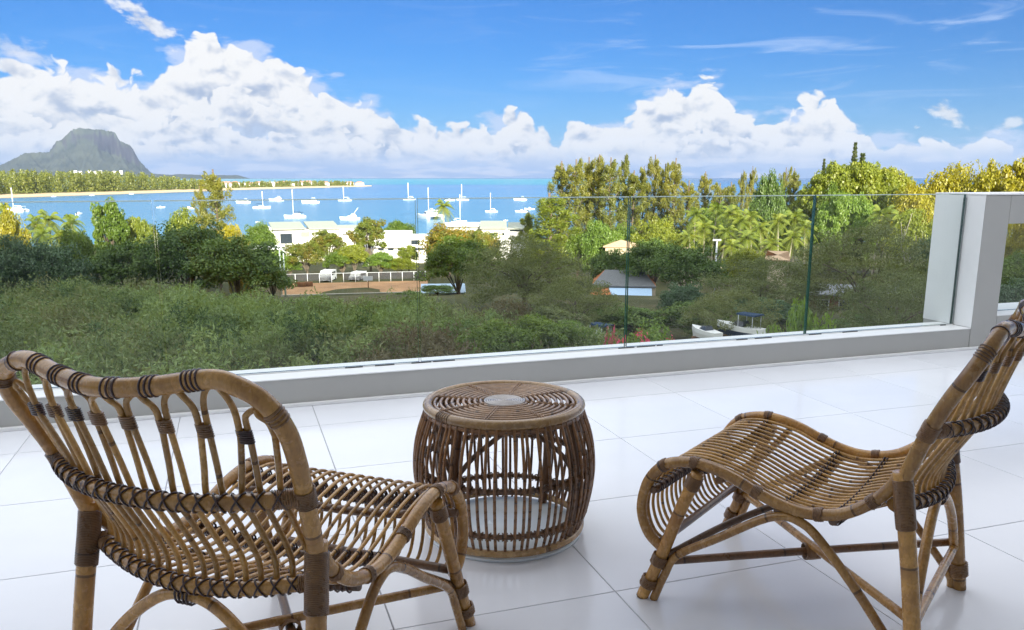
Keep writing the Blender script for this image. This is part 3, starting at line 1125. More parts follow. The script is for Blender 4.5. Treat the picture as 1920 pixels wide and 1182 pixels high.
for k in range(4):
    an = 2 * math.pi * k / 4 + 0.62
    dx = np.array([math.cos(an), math.sin(an), 0])
    MB().tube(spline([dx * 0.258 + (0, 0, 0.012), dx * 0.288 + (0, 0, 0.15), dx * 0.292 + (0, 0, 0.28), dx * 0.258 + (0, 0, 0.455)], 6), 0.0175, 10).build('post', M_BAR, tb)
    for s in (-1, 1):
        a2 = an + s * 0.62
        d2 = np.array([math.cos(a2), math.sin(a2), 0])
        MB().tube(spline([dx * 0.286 + (0, 0, 0.27), (dx * 0.6 + d2 * 0.4) * 0.292 + (0, 0, 0.36), d2 * 0.255 + (0, 0, 0.445)], 6), 0.0085, 8).build('corner_brace', M_BAR, tb)
lm = MB()
for r, z in ((0.306, 0.258), (0.287, 0.095)):
    MB().tube(circ(r, z, 90), 0.0092, 8, closed=True).build('hoop', M_BAR, tb)
    for k in range(NR):
        an = 2 * math.pi * k / NR
        c = np.array([r * math.cos(an), r * math.sin(an), z])
        tv = np.array([-math.sin(an), math.cos(an), 0])
        for q in (-1, 1):
            ring_at(lm, c, tv, 0.0125, 0.0026, (0.008 * q, 0.3), 10)
lo = lm.build('hoop_lashing', M_BIND, tb)
lo['kind'] = 'stuff'
mb = MB()
for q in range(6):
    an = math.radians(218 + q * 2.2) - 0.35
    ring_at(mb, np.array([0.268 * math.cos(an), 0.268 * math.sin(an), 0.470]), (-math.sin(an), math.cos(an), 0), 0.0176, 0.0019, None, 14)
mb.build('binding', M_BIND, tb)

# ------------------------------------------------------------------ land and water
SEA = -20.75


def gz(x, y):
    d = math.hypot(x, y) if y > 0 else abs(x) * 0.3
    return float(np.interp(d, [0, 30, 92, 106, 124, 146, 200, 260, 300, 330, 420, 600], [-12.0, -12.0, -12.3, -13.6, -16.2, -16.6, -18.3, -19.7, -20.4, -21.3, -24, -26]))


def ground_shader(nt):
    p = worldco(nt)
    n = nt.noise(p, 0.08, 5, 0.6)
    f = nt.noise(p, 1.5, 4, 0.6)
    c = nt.ramp(nt.m('ADD', nt.m('MULTIPLY', n, 0.7), nt.m('MULTIPLY', f, 0.3)), [(0.35, (0.045, 0.055, 0.022)), (0.52, (0.085, 0.085, 0.038)), (0.66, (0.15, 0.115, 0.065))])
    return pbsdf(nt, c, 0.95, 0.1, 0, bump(nt, f, 0.6, 0.2))


xs_, ys_ = np.linspace(-330, 390, 91), np.concatenate([np.linspace(-160, 0, 6), np.linspace(12, 430, 54)])
GX, GY = np.meshgrid(xs_, ys_)
rn = np.random.default_rng(2)
GZ = np.array([[gz(x, y) for x in xs_] for y in ys_]) + rn.uniform(-0.15, 0.15, GX.shape)
V = np.stack([GX, GY, GZ], -1).reshape(-1, 3)
nx = len(xs_)
F = [(j * nx + i, j * nx + i + 1, (j + 1) * nx + i + 1, (j + 1) * nx + i) for j in range(len(ys_) - 1) for i in range(nx - 1)]
MB().add(V, F).build('ground', mat('garden_ground', ground_shader), kind='structure')


# unseen ridge added behind the house to keep sun off the near garden
hx = np.linspace(-520, 620, 140)
hy = np.array([-330, -250, -180, -140, -118, -104, -84, -60, -40, -24])
hh = np.array([30, 50, 60, 63, 64, 60.5, 44, 22, 4, -11.5])
wob = np.array([math.sin(x * 0.031) * 1.3 + math.sin(x * 0.11 + 1) * 0.9 + math.sin(x * 0.37) * 0.7 for x in hx])
V = [(x, y, h + w_ * (1 if h > 20 else 0.2)) for x, w_ in zip(hx, wob) for y, h in zip(hy, hh)]
m = len(hy)
F = [(i * m + j, (i + 1) * m + j, (i + 1) * m + j + 1, i * m + j + 1) for i in range(len(hx) - 1) for j in range(m - 1)]
MB().add(V, F).build('shade_ridge', mat('garden_ground'), kind='structure')


def sea_shader(nt):
    p = worldco(nt)
    px, py, pz = nt.sep(p)
    r = nt.m('SQRT', nt.m('ADD', nt.m('MULTIPLY', px, px), nt.m('MULTIPLY', py, py)))
    bend = nt.noise(nt.vm('MULTIPLY', p, (0.0002, 0.0006, 0)), 1.0, 3, 0.5)
    lr = nt.m('ADD', nt.m('LOGARITHM', r, 10.0), nt.mr(bend, 0.3, 0.7, -0.05, 0.05))
    lr = nt.m('ADD', lr, nt.m('MULTIPLY', nt.mr(nt.m('DIVIDE', px, r), -0.6, 0.1, 1.0, 0.0), -0.05))
    t = nt.mr(lr, 2.4, 4.8)
    bay, lag, deep = (0.012, 0.165, 0.33), (0.015, 0.27, 0.31), (0.008, 0.075, 0.21)
    c = nt.ramp(t, [(0.0, (0.06, 0.24, 0.35)), (0.10, (0.045, 0.19, 0.345)), (0.33, (0.045, 0.17, 0.345)), (0.375, (0.075, 0.185, 0.35)), (0.395, (0.014, 0.14, 0.33)), (0.412, (0.010, 0.23, 0.31)), (0.50, (0.012, 0.28, 0.32)), (0.56, lag), (0.595, (0.05, 0.30, 0.34)), (0.605, (0.012, 0.28, 0.40)), (0.635, (0.025, 0.26, 0.33)), (0.655, (0.003, 0.045, 0.18)), (1.0, (0.003, 0.04, 0.16))])  # lavender stop before the reef paints the water's sheen into the colour
    # the reef flat narrows to the right
    side = nt.mr(nt.m('DIVIDE', px, r), 0.05, 0.25, 0, 1, True)
    c2 = nt.ramp(t, [(0.0, (0.05, 0.22, 0.32)), (0.10, (0.03, 0.17, 0.31)), (0.40, (0.012, 0.13, 0.31)), (0.47, (0.005, 0.07, 0.24)), (0.54, (0.003, 0.045, 0.18)), (1.0, (0.003, 0.04, 0.16))])
    c = nt.mix(nt.m('MULTIPLY', side, 0.9), c, c2)
    pt = nt.noise(nt.vm('MULTIPLY', p, (0.004, 0.02, 0)), 1.0, 4, 0.6)
    c = nt.mix(nt.mr(pt, 0.42, 0.72, 0, 0.45), c, (0.065, 0.235, 0.40))
    pt2 = nt.noise(nt.vm('MULTIPLY', p, (0.0016, 0.0045, 0)), 1.0, 5, 0.65)
    c = nt.mix(nt.mr(pt2, 0.5, 0.72, 0, 0.35), c, (0.012, 0.11, 0.26))
    w = nt.noise(nt.vm('MULTIPLY', p, (0.25, 0.5, 0)), 1.0, 4, 0.6)
    return pbsdf(nt, c, 0.22, 0.14, 0, bump(nt, w, 0.6, 0.5))


R = 13600
sea = MB()
sea.add([(-R, -R, SEA), (R, -R, SEA), (R, R, SEA), (-R, R, SEA)], [(0, 1, 2, 3)])
sea.build('sea', mat('sea_water', sea_shader), smooth=False, kind='structure')


# sandbar across the bay: beach in front, low land behind
def sand_shader(nt):
    p = worldco(nt)
    z = nt.sep(p)[2]
    n = nt.noise(p, 0.05, 4, 0.6)
    land = nt.mr(nt.m('ADD', z, nt.mr(n, 0.3, 0.7, -0.5, 0.5)), SEA + 2.4, SEA + 3.2, 0, 1, True)
    wet = nt.mr(z, SEA + 0.0, SEA + 0.7, 1, 0, True)
    c = nt.mix(nt.mr(n, 0.3, 0.7), (0.52, 0.40, 0.24), (0.64, 0.52, 0.34))
    c = nt.mix(nt.m('MULTIPLY', wet, 0.75), c, (0.22, 0.16, 0.10))
    c = nt.mix(land, c, (0.10, 0.11, 0.035))
    return pbsdf(nt, c, 0.9, 0.1)


SHORE = [(-1000, 440), (-640, 410), (-330, 388), (-200, 383), (-100, 378), (0, 372), (120, 368), (240, 364), (360, 360), (450, 356.5), (540, 354), (600, 352.5), (650, 351), (680, 350.2), (697, 349.6)]
LANDW = [420, 500, 520, 520, 500, 480, 470, 460, 440, 420, 400, 330, 230, 120, 60]
V, F = [], []
PROF_S = [(-40, -0.6), (0, 0.02), (28, 1.0), (62, 2.6), (90, 3.3), (0.6, 3.6), (0.93, 1.5), (1.0, -0.6)]
for (px, py), wd in zip(SHORE, LANDW):
    q = on_z(px, py, SEA)
    dd = np.array([q[0], q[1]]) / math.hypot(q[0], q[1])
    k = min(1, wd / 300)
    for a, h in PROF_S:
        t = a * wd if 0 < a <= 1.0 and a != 0 else a * k
        V.append((q[0] + dd[0] * t, q[1] + dd[1] * t, SEA + h * (0.35 + 0.65 * k)))
m = len(PROF_S)
F = [(i * m + j, (i + 1) * m + j, (i + 1) * m + j + 1, i * m + j + 1) for i in range(len(SHORE) - 1) for j in range(m - 1)]
MB().add(V, F).build('beach', mat('sand', sand_shader), kind='structure')

# the mountain across the bay
def mount_shader(nt):
    g = nt.add('ShaderNodeNewGeometry')
    p = g.outputs['Position']
    z = nt.sep(p)[2]
    nz = nt.sep(g.outputs['Normal'])[2]
    n = nt.noise(nt.vm('MULTIPLY', p, (0.004, 0.004, 0.0012)), 1.0, 6, 0.65)
    n2 = nt.noise(p, 0.0035, 5, 0.6)
    steep = nt.mr(nt.m('ADD', nz, nt.mr(n, 0.3, 0.7, -0.16, 0.16)), 0.50, 0.72, 1, 0, True)
    rock = nt.mix(nt.mr(n, 0.32, 0.68), (0.022, 0.023, 0.032), (0.068, 0.064, 0.076))
    grass = nt.mix(nt.mr(n2, 0.35, 0.65), (0.034, 0.044, 0.036), (0.076, 0.086, 0.062))
    return pbsdf(nt, nt.mix(steep, grass, rock), 0.95, 0.05)


MDIST = 11300
SIL = [(-60.0, 0.10), (-52.0, 0.5), (-45.0, 0.9), (-40.0, 0.5), (-34.34, 0.16), (-32.82, 0.29), (-31.23, 0.56), (-30.55, 0.93), (-29.59, 1.37), (-28.65, 1.43), (-28.27, 1.90), (-27.79, 2.20), (-27.45, 2.53), (-26.94, 2.82), (-25.91, 2.72), (-25.36, 2.70), (-25.00, 2.50), (-24.80, 2.16), (-24.29, 1.86), (-24.08, 1.57), (-23.80, 0.93), (-23.50, 0.51), (-23.13, 0.18), (-22.67, 0.13), (-20.5, 0.10), (-18.0, 0.07), (-17.0, -0.2)]
sa = np.array([a for a, e in SIL])
sh = np.array([MDIST * math.tan(math.radians(e)) + EZ - SEA for a, e in SIL])
A = np.concatenate([np.linspace(-56, -34.7, 90), np.linspace(-34.6, -17.0, 260)])
H = np.interp(A, sa, sh)
D = np.linspace(-1900, 1900, 70)
rn = np.random.default_rng(4)


def fbm1(x, seed, octs=5):
    r = np.random.default_rng(seed)
    out = 0
    for o in range(octs):
        tab = r.uniform(-1, 1, 512)
        xx = x * 2 ** o + 100
        i = np.floor(xx).astype(int)
        f = xx - i
        f = f * f * (3 - 2 * f)
        out = out + (tab[i % 512] * (1 - f) + tab[(i + 1) % 512] * f) / 1.8 ** o
    return out


V = []
for a, h in zip(A, H):
    rib = fbm1(np.array([a * 1.3]), 7, 3)[0]
    for dd in D:
        hw = 330 + 45 * rib                      # half depth of the plateau
        t = abs(dd)
        cliff = min(h, 330) * 0 + h
        foot = float(np.interp(a, [-28.5, -27.6, -26.9, -26.0, -25.2, -24.6, -24.0], [0.80, 0.68, 0.74, 0.66, 0.52, 0.50, 0.5])) + 0.03 * rib
        if t < hw:
            z = h * (1 - 0.02 * (t / hw) ** 2)
        elif t < hw + 75:
            s = (t - hw) / 75
            z = h * (0.98 - (0.98 - foot) * s ** 0.8) if h > 180 else h * (0.98 - 0.25 * s)
        else:
            s = (t - hw - 75) / (1900 - hw - 75)
            f0 = foot if h > 180 else 0.73
            z = h * f0 * (1 - s) ** 1.5
        z += 14 * fbm1(np.array([a * 5 + dd * 0.004]), 11)[0] * min(1, z / 120) + 9 * fbm1(np.array([a * 13 - dd * 0.011]), 12)[0] * min(1, z / 120)
        rr = MDIST + dd
        V.append((rr * math.sin(math.radians(a)), rr * math.cos(math.radians(a)), SEA + max(z, -3) - (3 if t > 1850 else 0)))
nd = len(D)
F = [(i * nd + j, (i + 1) * nd + j, (i + 1) * nd + j + 1, i * nd + j + 1) for i in range(len(A) - 1) for j in range(nd - 1)]
MB().add(V, F).build('mountain', mat('mountain_rock', mount_shader), kind='structure')

# ------------------------------------------------------------------ plants: leaf quads spread through each crown


def unit(v):
    return v / (np.linalg.norm(v, axis=-1, keepdims=True) + 1e-9)


def leaf_quads(c, nrm, L, Wd, rg, along=None):
    n = len(c)
    r = rg.normal(size=(n, 3)) if along is None else along
    t = unit(r - nrm * (r * nrm).sum(1, keepdims=True))
    b = np.cross(nrm, t)
    L = L * rg.uniform(0.7, 1.3, (n, 1))
    Wd = Wd * rg.uniform(0.7, 1.3, (n, 1))
    return np.stack([c - t * L / 2, c + b * Wd / 2, c + t * L / 2, c - b * Wd / 2], 1)


def blob_leaves(cen, rad, n, L, Wd, rg, flat=0.75, out=0.7):
    """leaves on the shells of many small clumps"""
    k = rg.integers(0, len(cen), n)
    d = unit(rg.normal(size=(n, 3)))
    rr = rad[k][:, None] * rg.uniform(0.55, 1.05, (n, 1)) ** 0.6
    c = cen[k] + d * rr * np.array([1, 1, flat])
    nrm = unit(d * out + rg.normal(size=(n, 3)) * 0.55 + np.array([0, 0, 0.45]))
    return leaf_quads(c, nrm, L, Wd, rg)


def limb_mesh(name, trunk, limbs, r0, seg=7, m=None):
    mb = MB()
    P = spline(trunk, 5)
    mb.tube(P, np.linspace(r0, r0 * 0.55, len(P)), seg + 2)
    for l in limbs:
        P = spline(l, 4)
        mb.tube(P, np.linspace(r0 * 0.45, r0 * 0.12, len(P)), seg - 1)
    return mb.mesh(name, m or M_BARK)


def broadleaf(seed, H=10.0, R=5.0, base=0.28, M=80, n=9000, L=0.42, shape=1.0):
    rg = np.random.default_rng(seed)
    d = unit(rg.normal(size=(M, 3)))
    d[:, 2] = np.where(d[:, 2] < -0.25, -d[:, 2], d[:, 2])
    rr = rg.uniform(0.45, 0.95, (M, 1)) ** 0.7
    lump = 1 + 0.22 * np.sin(d[:, :1] * 4 + seed) * np.cos(d[:, 1:2] * 5 - seed)
    hz = H * (1 - base) / 2
    cen = d * rr * lump * np.array([R, R, hz * shape]) + np.array([0, 0, H * base + hz])
    rad = rg.uniform(0.14, 0.30, M) * R
    q = blob_leaves(cen, rad, n, L, L * 0.55, rg)
    limbs = [[(0, 0, H * base * 0.75), tuple(cen[i] * np.array([0.5, 0.5, 0.8])), tuple(cen[i])] for i in range(0, M, max(1, M // 9))]
    return limb_mesh('trunk', [(0, 0, -0.6), (0.1, 0.05, H * base * 0.7), (0, 0.1, H * 0.6)], limbs, H * 0.028), quadmesh('crown', q, LEAF['green'])


def umbrella(seed, H=9.0, R=8.0, n=20000, L=0.25, tiers=4):
    rg = np.random.default_rng(seed)
    cen, rad = [], []
    for t in range(tiers):
        M = 56 - 6 * t
        r = R * np.sqrt(rg.uniform(0, 1, M)) * (1 - 0.04 * t)
        a = rg.uniform(0, 2 * np.pi, M)
        z = H * (0.60 - 0.125 * t) + H * 0.36 * (1 - (r / R) ** 2) * (1 - 0.1 * t) + rg.normal(size=M) * 0.25 + 0.35 * np.sin(a * 3 + seed)
        cen.append(np.stack([r * np.cos(a), r * np.sin(a), z], 1))
        rad.append(rg.uniform(0.9, 1.7, M) * R / 8)
    cen, rad = np.vstack(cen), np.concatenate(rad)
    q = blob_leaves(cen, rad, n, L, L * 0.42, rg, 0.38, 0.5)
    limbs = []
    for k in range(7):
        a = 2 * math.pi * k / 7 + rg.uniform(-0.3, 0.3)
        e = R * rg.uniform(0.55, 0.85)
        limbs.append([(0, 0, H * 0.2), (math.cos(a) * e * 0.35, math.sin(a) * e * 0.35, H * 0.5), (math.cos(a + 0.2) * e, math.sin(a + 0.2) * e, H * 0.66)])
    return limb_mesh('trunk', [(0, 0, -0.6), (0.15, 0, H * 0.12), (0, 0.1, H * 0.3), (0.4, 0.2, H * 0.62)], limbs, H * 0.036), quadmesh('crown', q, LEAF['olive'])


def casuarina(seed, H=20.0, R=3.3, nb=46, per=250):
    """upright plumes of needles at the ends of rising branches, gaps between them"""
    rg = np.random.default_rng(seed)
    Q, limbs = [], []
    for k in range(nb):
        t = 0.20 + 0.76 * (k + rg.uniform(0, 0.9)) / nb
        a = k * 2.399 + rg.uniform(-0.5, 0.5)
        l = R * (1.05 - 0.72 * t ** 1.8) * rg.uniform(0.3, 1.2)
        z0 = H * (t - 0.07)
        ph_ = rg.uniform(0.6, 1.3) * (1.1 - 0.3 * t)
        pr = rg.uniform(0.5, 1.0) * (1.15 - 0.35 * t)
        d = np.array([math.cos(a), math.sin(a), 0])
        tip = d * l + np.array([0, 0, z0 + l * 0.7])
        limbs.append([(0, 0, z0), tuple(d * l * 0.55 + np.array([0, 0, z0 + l * 0.22])), tuple(tip)])
        n = int(per * rg.uniform(0.5, 1.1))
        v = unit(rg.normal(size=(n, 3))) * rg.uniform(0.15, 1.0, (n, 1)) ** 0.5
        v[:, 0:2] *= (1 - 0.35 * np.clip(v[:, 2:3], -1, 1))
        c = tip + v * np.array([pr, pr, ph_]) + d * (v[:, 2:3] * 0.25)
        k2 = rg.integers(0, n, n // 3)
        c[k2] = np.array([0, 0, z0]) + (tip - np.array([0, 0, z0])) * rg.uniform(0.2, 1, (n // 3, 1)) + rg.normal(size=(n // 3, 3)) * 0.38
        al = unit(v * np.array([0.8, 0.8, 0.3]) + np.array([0, 0, 0.35]) + rg.normal(size=(n, 3)) * 0.7)
        Q.append(leaf_quads(c, unit(v + rg.normal(size=(n, 3)) * 0.8), 0.62, 0.11, rg, al))
    return limb_mesh('trunk', [(0, 0, -0.6), (0.15, 0.1, H * 0.3), (-0.1, 0.1, H * 0.65), (0.05, 0, H * 0.97)], limbs, H * 0.012, 6), quadmesh('crown', np.vstack(Q), LEAF['casuarina'])


def palm(seed, H=9.0, nf=20, fl_=3.6):
    rg = np.random.default_rng(seed)
    bend = rg.uniform(-0.8, 0.8, 2)
    top_ = np.array([bend[0], bend[1], H])
    Q = []
    rb = MB()
    for k in range(nf):
        a = 2 * math.pi * k * 0.381966 + rg.uniform(-0.2, 0.2)
        up = 1.05 - 1.75 * (k / nf) + rg.uniform(-0.12, 0.12)
        l = fl_ * rg.uniform(0.85, 1.1)
        t = np.linspace(0, 1, 9)
        hor = np.array([math.cos(a), math.sin(a), 0])
        P = top_ + hor * (l * (math.cos(up) * t - 0.10 * t ** 2))[:, None] + np.array([0, 0, 1.0]) * (l * (math.sin(up) * t - 0.55 * t ** 2))[:, None]
        rb.tube(P, np.linspace(0.045, 0.012, 9), 4)
        side = np.cross(hor, (0, 0, 1.0))
        n = 26
        tt = np.linspace(0.10, 1.0, n)
        C = np.stack([np.interp(tt, t, P[:, i]) for i in range(3)], 1)
        tan = unit(np.gradient(C, axis=0))
        ll = 0.85 * np.sin(np.pi * (0.12 + 0.86 * tt)) ** 0.7
        for s in (-1, 1):
            dr = unit(side * s + tan * 0.55 + np.array([0, 0, -0.45]))
            w = 0.085
            tipv = C + dr * ll[:, None]
            q = np.stack([C - tan * w * 0.5, C + tan * w * 0.5, tipv + tan * 0.02, tipv - tan * 0.02], 1)
            Q.append(q)
    mb = MB()
    P = spline([(0, 0, -0.5), (bend[0] * 0.15, bend[1] * 0.15, H * 0.4), tuple(top_)], 8)
    mb.tube(P, np.linspace(0.20, 0.12, len(P)), 8)
    return mb.mesh('trunk', M_PALEBARK), quadmesh('fronds', np.vstack(Q), LEAF['palm']), rb.mesh('frond_stalks', LEAF['palm'])


def norfolk(seed, H=20.0, R=2.6):
    rg = np.random.default_rng(seed)
    Q = []
    for k in range(30):
        t = 0.10 + 0.89 * k / 29
        l = R * (1 - t) ** 0.75 + 0.12
        m = 7 if t < 0.8 else 5
        for j in range(m):
            a = 2 * np.pi * (j + 0.5 * (k % 2)) / m + rg.uniform(-0.15, 0.15)
            n = 54
            s = rg.uniform(0.05, 1, (n, 1))
            d = np.array([math.cos(a), math.sin(a), 0.12])
            c = np.array([0, 0, H * t]) + d * l * s + rg.normal(size=(n, 3)) * 0.10
            al = unit(d + np.array([0, 0, 0.5]) + rg.normal(size=(n, 3)) * 0.4)
            Q.append(leaf_quads(c, unit(rg.normal(size=(n, 3)) + np.array([0, 0, 0.7])), 0.50, 0.20, rg, al))
    return limb_mesh('trunk', [(0, 0, -0.5), (0, 0, H * 0.5), (0, 0, H)], [], H * 0.011), quadmesh('crown', np.vstack(Q), LEAF['pine'])


def dome(seed, H=10.0, R=8.0, M=260, n=30000, L=0.36):
    rg = np.random.default_rng(seed)
    r = R * np.sqrt(rg.uniform(0, 1, M))
    a = rg.uniform(0, 2 * np.pi, M)
    z = H * 0.42 + H * 0.55 * np.sqrt(np.clip(1 - (r / R) ** 2, 0, 1)) * (1 + 0.06 * np.sin(3 * a + seed)) - rg.uniform(0, 1, M) ** 2 * H * 0.22
    cen = np.stack([r * np.cos(a), r * np.sin(a), z], 1)
    q = blob_leaves(cen, rg.uniform(0.07, 0.13, M) * R, n, L, L * 0.55, rg, 0.7)
    limbs = [[(0, 0, H * 0.2), tuple(cen[i] * np.array([0.5, 0.5, 0.75])), tuple(cen[i])] for i in range(0, M, 28)]
    return limb_mesh('trunk', [(0, 0, -0.6), (0.1, 0.05, H * 0.2), (0, 0.1, H * 0.5)], limbs, H * 0.03), quadmesh('crown', q, LEAF['lime'])


def bush(seed, H=2.2, R=2.4, n=6500, L=0.17):
    rg = np.random.default_rng(seed)
    M = 46
    d = unit(rg.normal(size=(M, 3)))
    d[:, 2] = np.abs(d[:, 2])
    cen = d * rg.uniform(0.35, 0.9, (M, 1)) * np.array([R, R, H * 0.85]) + np.array([0, 0, H * 0.08])
    rad = rg.uniform(0.16, 0.30, M) * R
    q = blob_leaves(cen, rad, n, L, L * 0.5, rg)
    limbs = [[(0, 0, 0), tuple(cen[i] * 0.5), tuple(cen[i])] for i in range(0, M, 6)]
    return limb_mesh('stem', [(0, 0, -0.3), (0, 0.03, H * 0.3), (0, 0, H * 0.6)], limbs, 0.05, 5), quadmesh('foliage', q, LEAF['fresh'])


def bare(seed, H=7.0):
    rg = np.random.default_rng(seed)
    limbs = []
    for k in range(9):
        a = rg.uniform(0, 6.28)
        z = H * rg.uniform(0.35, 0.6)
        e = rg.uniform(1.2, 2.8)
        tip = (math.cos(a) * e, math.sin(a) * e, z + rg.uniform(1.2, 3.0))
        limbs.append([(0, 0, z), (tip[0] * 0.5, tip[1] * 0.5, z + 0.7), tip])
        for j in range(3):
            b = np.array(tip) * 0.7 + np.array([0, 0, z * 0.3])
            t2 = b + rg.normal(size=3) * 0.8 + np.array([0, 0, 0.9])
            limbs.append([tuple(b), tuple((b + t2) / 2), tuple(t2)])
    return limb_mesh('trunk', [(0, 0, -0.5), (0.1, 0, H * 0.35), (0, 0.2, H * 0.75)], limbs, 0.16, 6, M_PALEBARK)


KINDS = dict(
    broad=[broadleaf(s, 10, 5, 0.13, 110, 15000, 0.40) for s in (1, 2, 3)],
    round=[broadleaf(s, 10, 5.4, 0.0, 150, 20000, 0.38) for s in (11, 12, 13)],
    tall=[broadleaf(s, 10, 3.2, 0.16, 90, 12000, 0.36) for s in (21, 22)],
    umbrella=[umbrella(s) for s in (31, 32)],
    acacia=[umbrella(s, 9.0, 8.0, 30000, 0.25, 5) for s in (35, 36, 37)],
    casuarina=[casuarina(s) for s in (41, 42, 43, 44)],
    dome=[dome(s) for s in (81, 82)],
    palm=[palm(s) for s in (51, 52, 53)],
    norfolk=[norfolk(61)],
    bush=[bush(s) for s in (71, 72)],
)


def measured(meshes):
    me = meshes[1]
    co = np.empty(len(me.vertices) * 3, np.float32)
    me.vertices.foreach_get('co', co)
    co = co.reshape(-1, 3)
    return meshes, float(np.percentile(co[:, 2], 99.3)), float(np.percentile(np.hypot(co[:, 0], co[:, 1]), 96))


KINDS = {k: [measured(q) for q in v] for k, v in KINDS.items()}
trg = random.Random(12)
CNT = {}


def plant(kind, name, label, px, ytop, d, w=None, leaf=None, group=None, cat='tree', sink=0.0, zbase=None):
    """px/ytop: where the crown stands in the photograph; d: metres away; w: crown width in pixels"""
    x, y = bearing(px, d)
    zt = height_at(px, ytop, d)
    zb = (gz(x, y) if zbase is None else zbase) - sink
    vs_ = KINDS[kind]
    i = CNT.get(kind, 0)
    CNT[kind] = i + 1
    meshes, h0, r0 = vs_[i % len(vs_)]
    hgt = max(0.5, zt - zb)
    sz = hgt / h0
    sx = sz if w is None else px_width(px, w, d) / (2 * r0)
    root = empty(name, (x, y, zb), trg.uniform(0, 6.28), label, cat, group)
    root.scale = (sx, sx, sz)
    m = LEAF[leaf] if leaf else None
    if kind == 'bush':
        inst('stem', meshes[0], root)
        inst('foliage', meshes[1], root, material=m)
    elif kind == 'palm':
        root.scale = (sz * 0.95,) * 3 if w is None else (sx, sx, sz)
        inst('trunk', meshes[0], root)
        inst('fronds', meshes[1], root, material=m)
        inst('frond_stalks', meshes[2], root, material=m)
    else:
        inst('trunk', meshes[0], root)
        inst('crown', meshes[1], root, material=m)
    return root

# ------------------------------------------------------------------ the trees and shrubs of the garden, near shore and headland
P = plant
# left: shaded trees below the balcony
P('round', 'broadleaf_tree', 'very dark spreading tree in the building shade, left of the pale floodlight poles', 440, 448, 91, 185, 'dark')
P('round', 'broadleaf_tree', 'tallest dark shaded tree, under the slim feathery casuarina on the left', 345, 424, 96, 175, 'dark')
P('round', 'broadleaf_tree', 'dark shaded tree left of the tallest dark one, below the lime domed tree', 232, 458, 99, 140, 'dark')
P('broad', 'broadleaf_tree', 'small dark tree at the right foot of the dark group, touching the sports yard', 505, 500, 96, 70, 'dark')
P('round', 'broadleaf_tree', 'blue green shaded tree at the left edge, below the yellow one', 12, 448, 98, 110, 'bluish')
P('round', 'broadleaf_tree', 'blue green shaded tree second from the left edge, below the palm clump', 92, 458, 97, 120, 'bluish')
P('broad', 'broadleaf_tree', 'sunlit green bushy tree between the blue green shade trees and the dark group', 140, 432, 112, 70, 'green')
# left: sunlit trees along the near shore
P('round', 'broadleaf_tree', 'yellow sunlit tree at the left edge of the view', 14, 398, 128, 70, 'yellow')
P('tall', 'broadleaf_tree', 'upright dense green tree standing above the palms against the bay', 207, 379, 130, 62, 'green')
P('dome', 'rain_tree', 'low lime green domed tree right of the upright green one', 256, 411, 136, 92, 'lime')
P('round', 'broadleaf_tree', 'lime yellow rounded tree behind the tallest dark tree', 345, 396, 142, 72, 'lime')
P('casuarina', 'casuarina_tree', 'slim feathery casuarina standing alone on the left against the water', 408, 329, 140, 78, 'casuarina')
P('casuarina', 'casuarina_tree', 'shorter thin casuarina close against the lone feathery one', 380, 352, 143, 42, 'casuarina')
P('broad', 'broadleaf_tree', 'yellow green tree at the foot of the lone casuarina', 428, 424, 138, 52, 'yellow')
P('bush', 'flowering_shrub', 'orange flowered shrub left of the white villas', 448, 440, 132, 48, 'orange', None, 'shrub', 0)
P('round', 'broadleaf_tree', 'green rounded tree left of the first white villa, by the water', 486, 421, 182, 66, 'green')
P('round', 'broadleaf_tree', 'bright green tree over the low roof left of the floodlight poles', 505, 470, 158, 72, 'fresh')
P('round', 'broadleaf_tree', 'bright green leafy tree behind the fence right of the floodlight poles', 540, 484, 160, 46, 'fresh')
for i, (px, yt, d, sc) in enumerate([(62, 402, 134, 58), (95, 393, 140, 66), (139, 401, 137, 60), (80, 424, 126, 64), (112, 428, 126, 62), (16, 379, 150, 40), (140, 432, 122, 54)]):
    lab = ['palm at the left end of the clump in front of the bay', 'tallest palm in the middle of the clump left of the upright green tree', 'pale yellow palm at the right end of the clump left of the upright tree', 'low palm in front of the tallest one of the left clump', 'second low palm of the left clump, beside the sunlit bushy tree', 'dark palm head above the yellow tree at the left edge', 'short palm between the clump and the upright green tree'][i]
    P('palm', 'palm_tree', lab, px, yt, d, sc, 'palm', 'palms by the bay on the left')
# middle: row behind the yard fence
P('broad', 'flame_tree', 'orange tinted tree leftmost in the row behind the yard fence', 572, 455, 160, 84, 'flame')
P('tall', 'flame_tree', 'orange tinged tree second from the left behind the yard fence', 612, 434, 164, 62, 'flame')
P('broad', 'broadleaf_tree', 'rounded green tree third from the left behind the yard fence', 640, 472, 158, 70, 'green')
P('tall', 'flame_tree', 'tallest tree of the row behind the fence, in front of the white villas', 692, 412, 166, 66, 'flame')
P('broad', 'broadleaf_tree', 'yellow green tree below the tallest one of the fence row', 662, 460, 157, 56, 'lime')
P('broad', 'broadleaf_tree', 'fresh green tree under the right side of the tallest fence row tree', 712, 474, 157, 62, 'fresh')
P('round', 'broadleaf_tree', 'low lime tree in front of the largest white villa block', 745, 484, 157, 66, 'lime')
P('tall', 'broadleaf_tree', 'slim pale green tree at the right corner of the largest white block', 765, 462, 160, 40, 'lime')
P('round', 'broadleaf_tree', 'green treetop showing behind the largest white villa block', 748, 416, 235, 62, 'green')
P('palm', 'palm_tree', 'single palm with drooping fronds in front of the moored catamaran', 833, 374, 196, 46, 'palm')
P('broad', 'flame_tree', 'orange blossoming tree under the single palm', 842, 425, 152, 108, 'orange')
P('broad', 'flame_tree', 'orange topped tree right of the single palm, below the long flat roof', 905, 434, 150, 70, 'flame')
